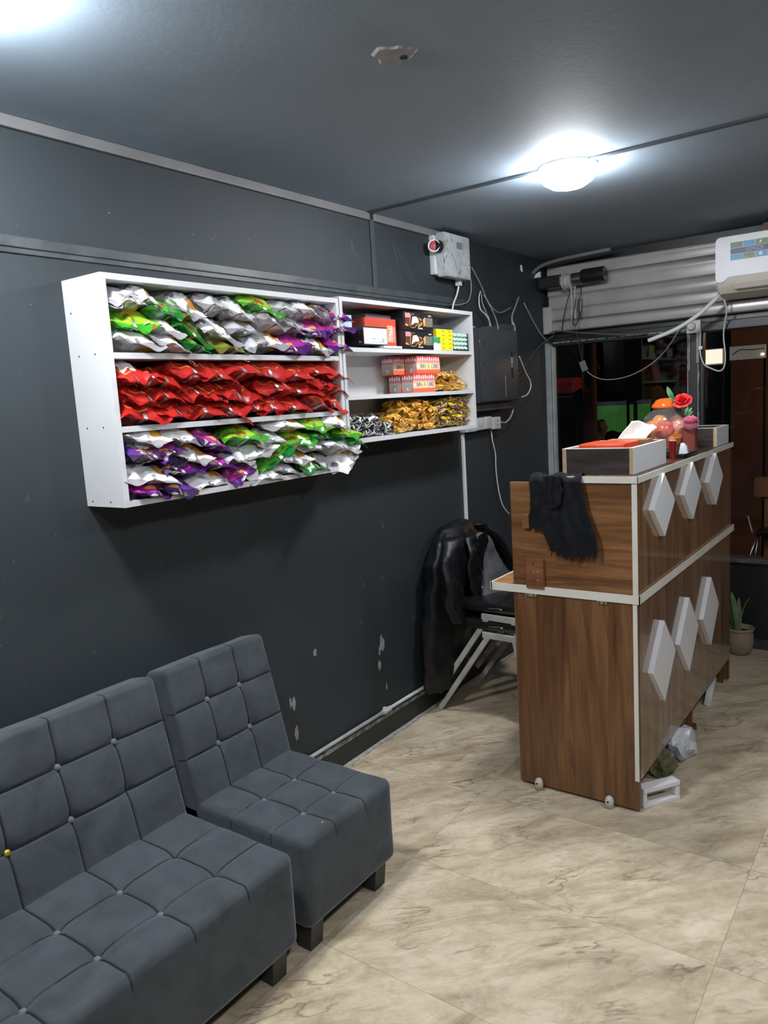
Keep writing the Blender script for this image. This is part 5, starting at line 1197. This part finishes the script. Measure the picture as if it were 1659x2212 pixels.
# ================================================================ STACKED CHAIRS AND JACKET
def chair(label, dz, dx, dy):
    t = thing('stacking_chair', label, 'chair', (.33+dx, 3.38+dy, 0), 'stacked metal chairs')
    y0, y1 = 3.18+dy, 3.56+dy
    bm = bmesh.new(); box(bm, .14+dx, .56+dx, y0-.005, y1+.005, .455+dz, .50+dz, bev=.014); st = put('seat', bm, mat('black_vinyl', (.012, .012, .013), .22, coat=.4), t, smooth=True, angle=.6)
    bm = bmesh.new(); tube(bm, [(.36+dx, y0-.012, .478+dz), (.43+dx, y0-.012, .482+dz), (.445+dx, y0-.012, .462+dz)], .0022, 6); put('seat_trim', bm, MT['chrome'], st, smooth=True)
    def flat(a, b, w_=.026, d=.016, nm='leg'):
        bm = bmesh.new(); a, b = Vector(a), Vector(b); z = (b-a).normalized(); y = Vector((0, 1, 0)); x = y.cross(z).normalized(); y = z.cross(x)
        vs = [bm.verts.new(p+x*sx*w_/2+y*sy*d/2) for p in (a, b) for sx, sy in ((-1, -1), (1, -1), (1, 1), (-1, 1))]
        for f_ in ((0, 3, 2, 1), (4, 5, 6, 7), (0, 1, 5, 4), (1, 2, 6, 5), (2, 3, 7, 6), (3, 0, 4, 7)): bm.faces.new([vs[i] for i in f_])
        bmesh.ops.bevel(bm, geom=bm.edges[:], offset=.002, segments=2, affect='EDGES')
        return put(nm, bm, MT['metal'], t, smooth=True, angle=.6)
    for y in (y0-.012, y1+.012):
        flat((.37+dx, y, .44+dz), (.06+dx, y, .0+dz)); flat((.50+dx, y, .43+dz), (.60+dx, y, 0+dz))
        flat((.33+dx, y, .435+dz), (.56+dx, y, .430+dz), .030, .014, 'side_rail')
        flat((.15+dx, y, .44+dz), (.085+dx, y, .80+dz), .022, .014, 'back_post')
    bm = bmesh.new(); tube(bm, [(.12+dx, y0, .47+dz), (.12+dx, y1, .47+dz)], .009, 8, sub=False); put('cross_bar', bm, MT['metal'], t, smooth=True)
    bm = bmesh.new(); box(bm, .065+dx, .10+dx, y0, y1, .60+dz, .79+dz, bev=.012); put('backrest', bm, bpy.data.materials['black_vinyl'], t, smooth=True, angle=.6)
    return t
chair('lower chair of the stack behind the counter, grey metal legs on the floor', 0, .0, .0)
chair('black and grey chair stacked on top of another, with a leather jacket over its back', .085, -.012, .02)

def drape(rows, nu, fold, seed, thick=.01, inner=None):
    """closed tube lofted through rows of (center, half width y, half depth x) from top to bottom"""
    bm = bmesh.new(); R_ = []
    P = rows; out = []
    for i in range(len(P)-1):
        for s in range(7):
            q = s/7; out.append([P[i][k_]*(1-q)+P[i+1][k_]*q for k_ in range(5)])
    out.append(P[-1])
    for j, (cx, cy, cz, hy, hx) in enumerate(out):
        ring = []
        for i in range(nu):
            a = 2*PI*i/nu
            f_ = 1+fold*(math.sin(a*5+seed+j*.05)*.5+.5*math.sin(a*9+seed*2-j*.08))*min(1, j/12)
            p = Vector((cx+hx*math.cos(a)*f_, cy+hy*math.sin(a)*f_, cz))
            n_ = noise.noise(p*11+Vector((seed, 0, 0)))*.018+noise.noise(p*27+Vector((seed, 5, 0)))*.007
            p.x += n_; p.y += n_*.5; p.z += n_*.4; p.x = max(p.x, .004)
            ring.append(bm.verts.new(p))
        R_.append(ring)
    for a, b in zip(R_, R_[1:]):
        for i in range(nu): bm.faces.new((a[i], a[(i+1) % nu], b[(i+1) % nu], b[i]))
    bm.faces.new(R_[0][::-1]); bm.faces.new(R_[-1])
    return bm
t = thing('leather_jacket', 'black leather jacket hung over the stacked chairs against the wall', 'jacket', (.10, 3.40, .10))
# rows: cx, cy, cz, half width(y), half depth(x)
put('jacket_body', drape([(.10, 3.37, .955, .07, .03), (.10, 3.35, .94, .14, .05), (.11, 3.31, .88, .19, .075), (.11, 3.27, .78, .20, .09), (.10, 3.25, .65, .19, .09), (.09, 3.24, .50, .20, .085), (.08, 3.23, .35, .20, .075), (.075, 3.23, .20, .19, .07), (.07, 3.23, .12, .16, .06)], 40, .07, 1.), MT['leather'], t, smooth=True)
put('sleeve', drape([(.15, 3.20, .90, .06, .05), (.18, 3.15, .82, .07, .055), (.19, 3.12, .70, .065, .05), (.19, 3.13, .58, .058, .045), (.19, 3.16, .48, .05, .04)], 26, .10, 2.), MT['leather'], t, smooth=True)
put('sleeve', drape([(.13, 3.52, .92, .05, .045), (.15, 3.62, .85, .05, .05), (.16, 3.70, .77, .05, .05), (.16, 3.76, .68, .045, .045), (.15, 3.79, .58, .04, .04)], 26, .10, 5.), MT['leather'], t, smooth=True)
put('front_flap', drape([(.19, 3.33, .89, .035, .02), (.215, 3.32, .82, .06, .022), (.225, 3.32, .72, .07, .024), (.22, 3.33, .62, .062, .022), (.21, 3.35, .54, .05, .02)], 24, .08, 3.), MT['leather'], t, smooth=True)
bm = bmesh.new(); prism(bm, [(3.35, .885), (3.43, .90), (3.45, .84), (3.40, .80), (3.37, .70), (3.345, .72)], .010, 'x', .225); bmesh.ops.bevel(bm, geom=bm.edges[:], offset=.003, segments=2, affect='EDGES'); put('collar_lapel', bm, MT['leather'], t, smooth=True, angle=.8)
bm = bmesh.new(); tube(bm, [(.232, 3.36, .62), (.234, 3.355, .56), (.230, 3.36, .50)], .005, 6); put('zip', bm, MT['chrome'], t, smooth=True)
o = put('grey_shirt', drape([(.17, 3.47, .88, .035, .03), (.19, 3.49, .80, .07, .04), (.21, 3.51, .70, .11, .045), (.23, 3.52, .62, .15, .05), (.25, 3.50, .585, .17, .06)], 30, .09, 7.), MT['greyshirt'], smooth=True); tag(o, 'grey cloth lying over the chair seat under the jacket, behind the counter edge', 'cloth')

# ================================================================ STREET SEEN THROUGH THE WINDOW
ASP = m_noisy('red_brown_paving', (.17, .075, .04), (.09, .045, .028), 1.4, .7, .3, 20)
st_ = struct('trim_10', B(-8, 8, 4.95, 14, -.08, -.01), ASP); st_.name = 'floor_street'
struct('wall_street', B(.15, 8, 9.6, 9.8, -.05, 4), m_noisy('brown_lit_facade', (.22, .10, .07), (.08, .055, .055), 1.1, .8))
struct('wall_street', B(-8, 8, 12, 12.2, -.05, 5), m_noisy('dark_facade', (.012, .013, .016), (.02, .02, .022), 1, .8))
o = put('street_post', (lambda bm: (lathe(bm, [(.07, 0), (.066, .6), (.065, 2.9)], (-.555, 7.0, 0), 20, noisef=lambda a, h: 1+.03*math.sin(3*a)), bm)[1])(bmesh.new()), m_noisy('rusty_paint', (.15, .06, .035), (.10, .045, .03), 3, .7), smooth=True, angle=.8); tag(o, 'rust brown post out in the street behind the window', 'post')
t = thing('awning_sign', 'red curved shop sign glimpsed at the left edge of the window', 'sign', (-.85, 7.0, 1.56))
bm = bmesh.new(); prism(bm, [(6.99, 1.56), (7.25, 1.60), (7.25, 1.70), (7.05, 1.705), (7.0, 1.66)], .32, 'x', -1.045); put('sign_body', bm, mat('sign_red', (.30, .012, .02), .35, emis=(.5, .02, .03), es=.04), t)
tx('sign_lettering', 'Omran', .09, mat('sign_silver', (.35, .35, .37), .3), t, -.85, 6.985, 1.600, rot=FACEY)
bm = bmesh.new(); box(bm, -1.1, -.72, 6.98, 7.0, 1.52, 1.53); put('sign_rail', bm, MT['greycable'], t)
put('support_post', B(-1.04, -1.02, 7.2, 7.22, -.01, 1.62), MT['hole'], t)
t = thing('green_reflection_banner', 'green banner on two dark poles, built outside for a reflection in the window', 'banner', (-.77, 8.6, 1.0))  # added sheet standing for a green reflection in the window glass
BG = m_noisy('banner_green_glow', (.05, .20, .04), (.08, .26, .055), 5, .7); k = N(BG)
BG.node_tree.nodes['Principled BSDF'].inputs['Emission Color'].default_value = (.06, .22, .05, 1); BG.node_tree.nodes['Principled BSDF'].inputs['Emission Strength'].default_value = .25  # emission brightens the green cloth, no lamp behind it
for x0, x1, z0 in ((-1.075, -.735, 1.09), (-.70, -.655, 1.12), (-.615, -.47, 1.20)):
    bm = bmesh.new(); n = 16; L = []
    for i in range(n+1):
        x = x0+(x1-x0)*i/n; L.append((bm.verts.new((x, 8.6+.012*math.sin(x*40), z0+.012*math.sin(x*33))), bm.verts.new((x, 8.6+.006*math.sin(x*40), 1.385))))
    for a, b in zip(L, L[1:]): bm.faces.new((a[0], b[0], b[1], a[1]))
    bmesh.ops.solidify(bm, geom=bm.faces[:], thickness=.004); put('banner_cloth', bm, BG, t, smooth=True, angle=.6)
bm = bmesh.new(); box(bm, -1.08, -.735, 8.59, 8.61, 1.39, 1.43); box(bm, -.615, -.465, 8.59, 8.61, 1.39, 1.43); put('top_rail', bm, mat('grey_rail_glow', (.05, .055, .08), .5, emis=(.05, .055, .08), es=.2), t)  # rail brightened by its own emission, not a lamp
for x in (-.717, -.634):
    bm = bmesh.new(); tube(bm, [(x, 8.58, -.0), (x, 8.58, 1.46)], .012, 8, sub=False); put('banner_pole', bm, MT['blackp'], t, smooth=True)
def posts(t, xs, y, z):
    for x in xs: put('support_post', B(x-.01, x+.01, y, y+.02, -.01, z), MT['hole'], t)
t = thing('lit_fascia', 'brightly lit white shop fascia across the street', 'sign', (.515, 7.0, 1.73))
put('light_panel', B(.44, .60, 7.0, 7.04, 1.735, 1.852), mat('fascia_glow', (.8, .75, .65), .5, emis=(1, .88, .70), es=1.1), t)
posts(t, (.60,), 7.045, 1.74)
put('panel_frame', B(.43, .61, 7.04, 7.06, 1.725, 1.86), MT['metal'], t)
t = thing('shop_canopy', 'dim beige canopy with a small bright lamp across the street', 'canopy', (.80, 7.0, 1.75))
put('canopy_board', B(.665, .935, 7.0, 7.05, 1.752, 1.862), m_noisy('canopy_beige_glow', (.25, .23, .20), (.20, .185, .16), 20, .7, emis=(.30, .27, .23), es=.35), t)  # emission in the beige stands for light falling on the board
posts(t, (.925,), 7.052, 1.86)
bm = bmesh.new(); tube(bm, [(.69, 6.99, 1.795), (.75, 6.985, 1.83), (.83, 6.985, 1.825), (.93, 6.99, 1.828)], .004, 6); put('cable_run', bm, MT['blackp'], t, smooth=True)
bm = bmesh.new(); box(bm, .905, .930, 6.985, 6.999, 1.775, 1.79, bev=.003); put('small_lamp', bm, mat('small_glow', (1, .9, .7), .5, emis=(1, .88, .65), es=4), t)
bm = bmesh.new(); box(bm, 1.038, 1.50, 6.0, 6.12, .74, .875, bev=.004); box(bm, 1.10, 1.14, 6.04, 6.08, 0, .74); box(bm, 1.40, 1.44, 6.04, 6.08, 0, .74); o = put('orange_crate', bm, m_noisy('orange_timber', (.36, .13, .045), (.28, .10, .035), 6, .6)); tag(o, 'orange-brown timber bench outside the window at the right edge', 'bench')
t = thing('folding_bicycle_frame', 'thin-legged metal stool with dark seat outside, near the sill', 'stool', (1.07, 5.9, 0))
t.name = 'garden_stool'
bm = bmesh.new(); box(bm, 1.08, 1.32, 5.82, 6.02, .50, .535, bev=.01, rot=(0, -.15, 0)); put('seat', bm, MT['blackp'], t, smooth=True, angle=.6)
for a, b in (((1.10, 5.84, .51), (.93, 5.84, 0)), ((1.08, 6.0, .50), (1.0, 6.0, 0)), ((1.30, 5.84, .53), (1.36, 5.84, 0)), ((1.28, 6.0, .53), (1.34, 6.0, 0))):
    bm = bmesh.new(); tube(bm, [a, b], .008, 8, sub=False); put('leg', bm, MT['chrome'], t, smooth=True)
bm = bmesh.new(); tube(bm, [(1.02, 5.88, .62), (1.035, 5.88, .56), (1.05, 5.88, .50)], .006, 8); put('handle', bm, MT['plastic'], t, smooth=True)

# seated person built outside to stand for a reflection in the glass
def skin(name, verts, edges, radii, m, parent=None, root=0, sub=2):
    me = bpy.data.meshes.new(name); me.from_pydata([Vector(v) for v in verts], edges, []); o = bpy.data.objects.new(name, me); COL.objects.link(o)
    sk = o.modifiers.new('skin', 'SKIN'); sk.use_smooth_shade = True
    for i, r in enumerate(radii):
        q = me.skin_vertices[0].data[i]; q.radius = r if isinstance(r, tuple) else (r, r)
        q.use_root = (i == root)
    s = o.modifiers.new('sub', 'SUBSURF'); s.levels = s.render_levels = sub
    bpy.context.view_layer.update()
    m2 = bpy.data.meshes.new_from_object(o.evaluated_get(bpy.context.evaluated_depsgraph_get())); bpy.data.objects.remove(o)
    m2.materials.clear(); m2.materials.append(m); m2.name = name
    for p in m2.polygons: p.use_smooth = True
    return obj(name, m2, None, parent)
SK = mat('skin_tone', (.30, .17, .11), .6); SH = m_noisy('brown_shirt', (.13, .085, .06), (.10, .065, .045), 8, .85); TR = mat('dark_trousers', (.03, .03, .04), .85); HR = mat('dark_hair', (.012, .010, .009), .7)
V = [(0, 0, .50), (0, 0, .68), (0, 0, .86), (0, 0, .96), (.02, 0, 1.03), (.035, 0, 1.09), (.045, 0, 1.17), (.045, 0, 1.235),      # 0-7 spine to crown
     (0, -.17, .93), (.03, -.21, .72), (.24, -.16, .62), (0, .17, .93), (.03, .21, .72), (.24, .16, .62),                          # 8-13 arms
     (.05, -.09, .49), (.42, -.11, .50), (.40, -.11, .08), (.52, -.12, .035), (.05, .09, .49), (.42, .11, .50), (.40, .11, .08), (.52, .12, .035),  # 14-21 legs
     (.31, -.15, .60), (.31, .15, .60)]
E = [(0, 1), (1, 2), (2, 3), (3, 4), (4, 5), (5, 6), (6, 7), (3, 8), (8, 9), (9, 10), (10, 22), (3, 11), (11, 12), (12, 13), (13, 23), (0, 14), (14, 15), (15, 16), (16, 17), (0, 18), (18, 19), (19, 20), (20, 21)]
Rr = [(.13, .11), (.115, .10), (.14, .10), (.10, .075), .05, .055, (.078, .07), (.060, .058), .055, .042, .028, .055, .042, .028, .085, .058, .040, .035, .085, .058, .040, .035, (.034, .018), (.034, .018)]
for side, hb in ((-1, 22), (1, 23)):                    # five fingers, the thumb leaves the side of the palm
    hx, hy, hz = V[hb]
    for k_, (dy, L) in enumerate(((-.030, .034), (-.010, .040), (.010, .042), (.028, .036))):
        i = len(V); V += [(hx+.03+L*.5, hy+dy, hz-.004), (hx+.03+L, hy+dy, hz-.022)]; E += [(hb, i), (i, i+1)]; Rr += [.009, .007]
    i = len(V); V += [(hx+.005, hy-side*.042, hz+.004), (hx+.035, hy-side*.050, hz-.008)]; E += [(hb, i), (i, i+1)]; Rr += [.011, .008]
pers = skin('person', V, E, Rr, SK)
pers.location = (-.925, 8.2, 0); pers['label'] = 'person with dark hair and brown shirt built outside for a reflection in the window'; pers['category'] = 'person'
# face: brow, nose, mouth, chin pressed into the head
for v in pers.data.vertices:
    c = v.co
    if c.z > 1.07 and c.x > .06:
        c.x += .022*math.exp(-((c.z-1.155)/.018)**2-(c.y/.012)**2)+.008*math.exp(-((c.z-1.105)/.016)**2-(c.y/.03)**2)-.006*math.exp(-((c.z-1.178)/.012)**2-((abs(c.y)-.028)/.016)**2)
def garment(nm, sel, off, m):
    bm = bmesh.new(); bm.from_mesh(pers.data)
    dl = [f for f in bm.faces if not sel(f.calc_center_median())]
    bmesh.ops.delete(bm, geom=dl, context='FACES'); bm.normal_update()
    for v in bm.verts: v.co += v.normal*off
    bmesh.ops.solidify(bm, geom=bm.faces[:], thickness=.004)
    return obj(nm, finish(bm, nm, True), m, pers)
garment('shirt', lambda c: .52 < c.z < 1.03 and not (c.x > .22) and not (c.z < .60 and c.x > .12), .010, SH)
garment('trousers', lambda c: c.z < .58 and not (c.z < .07) and not (c.z > .545 and c.x > .2), .008, TR)
garment('hair', lambda c: c.z > 1.13 and (c.x < .055 or c.z > 1.225), .020, HR)
bm = bmesh.new()
for s in (-1, 1):
    bmesh.ops.create_uvsphere(bm, u_segments=10, v_segments=8, radius=.014, matrix=Matrix.Translation((.04, s*.078, 1.155)) @ Matrix.Diagonal((.8, .45, 1.5, 1)))
obj('ears', finish(bm, 'ears', True), SK, pers)
bm = bmesh.new()
for s in (-1, 1): bmesh.ops.create_uvsphere(bm, u_segments=10, v_segments=8, radius=.008, matrix=Matrix.Translation((.093, s*.026, 1.178)))
obj('eyes', finish(bm, 'eyes', True), mat('eye_dark', (.05, .04, .035), .2), pers)
t = thing('street_chair', 'plain dark chair outside that the person sits on', 'chair', (-.98, 8.2, 0))
put('seat', B(-1.18, -.78, 8.0, 8.4, .36, .395), MT['blackp'], t); put('backrest', B(-1.20, -1.175, 8.0, 8.4, .55, .85), MT['blackp'], t)
for x in (-1.19, -.81):
    for y in (8.01, 8.37): put('leg', B(x, x+.03, y, y+.03, 0, .36 if x > -1 else .86), MT['blackp'], t)
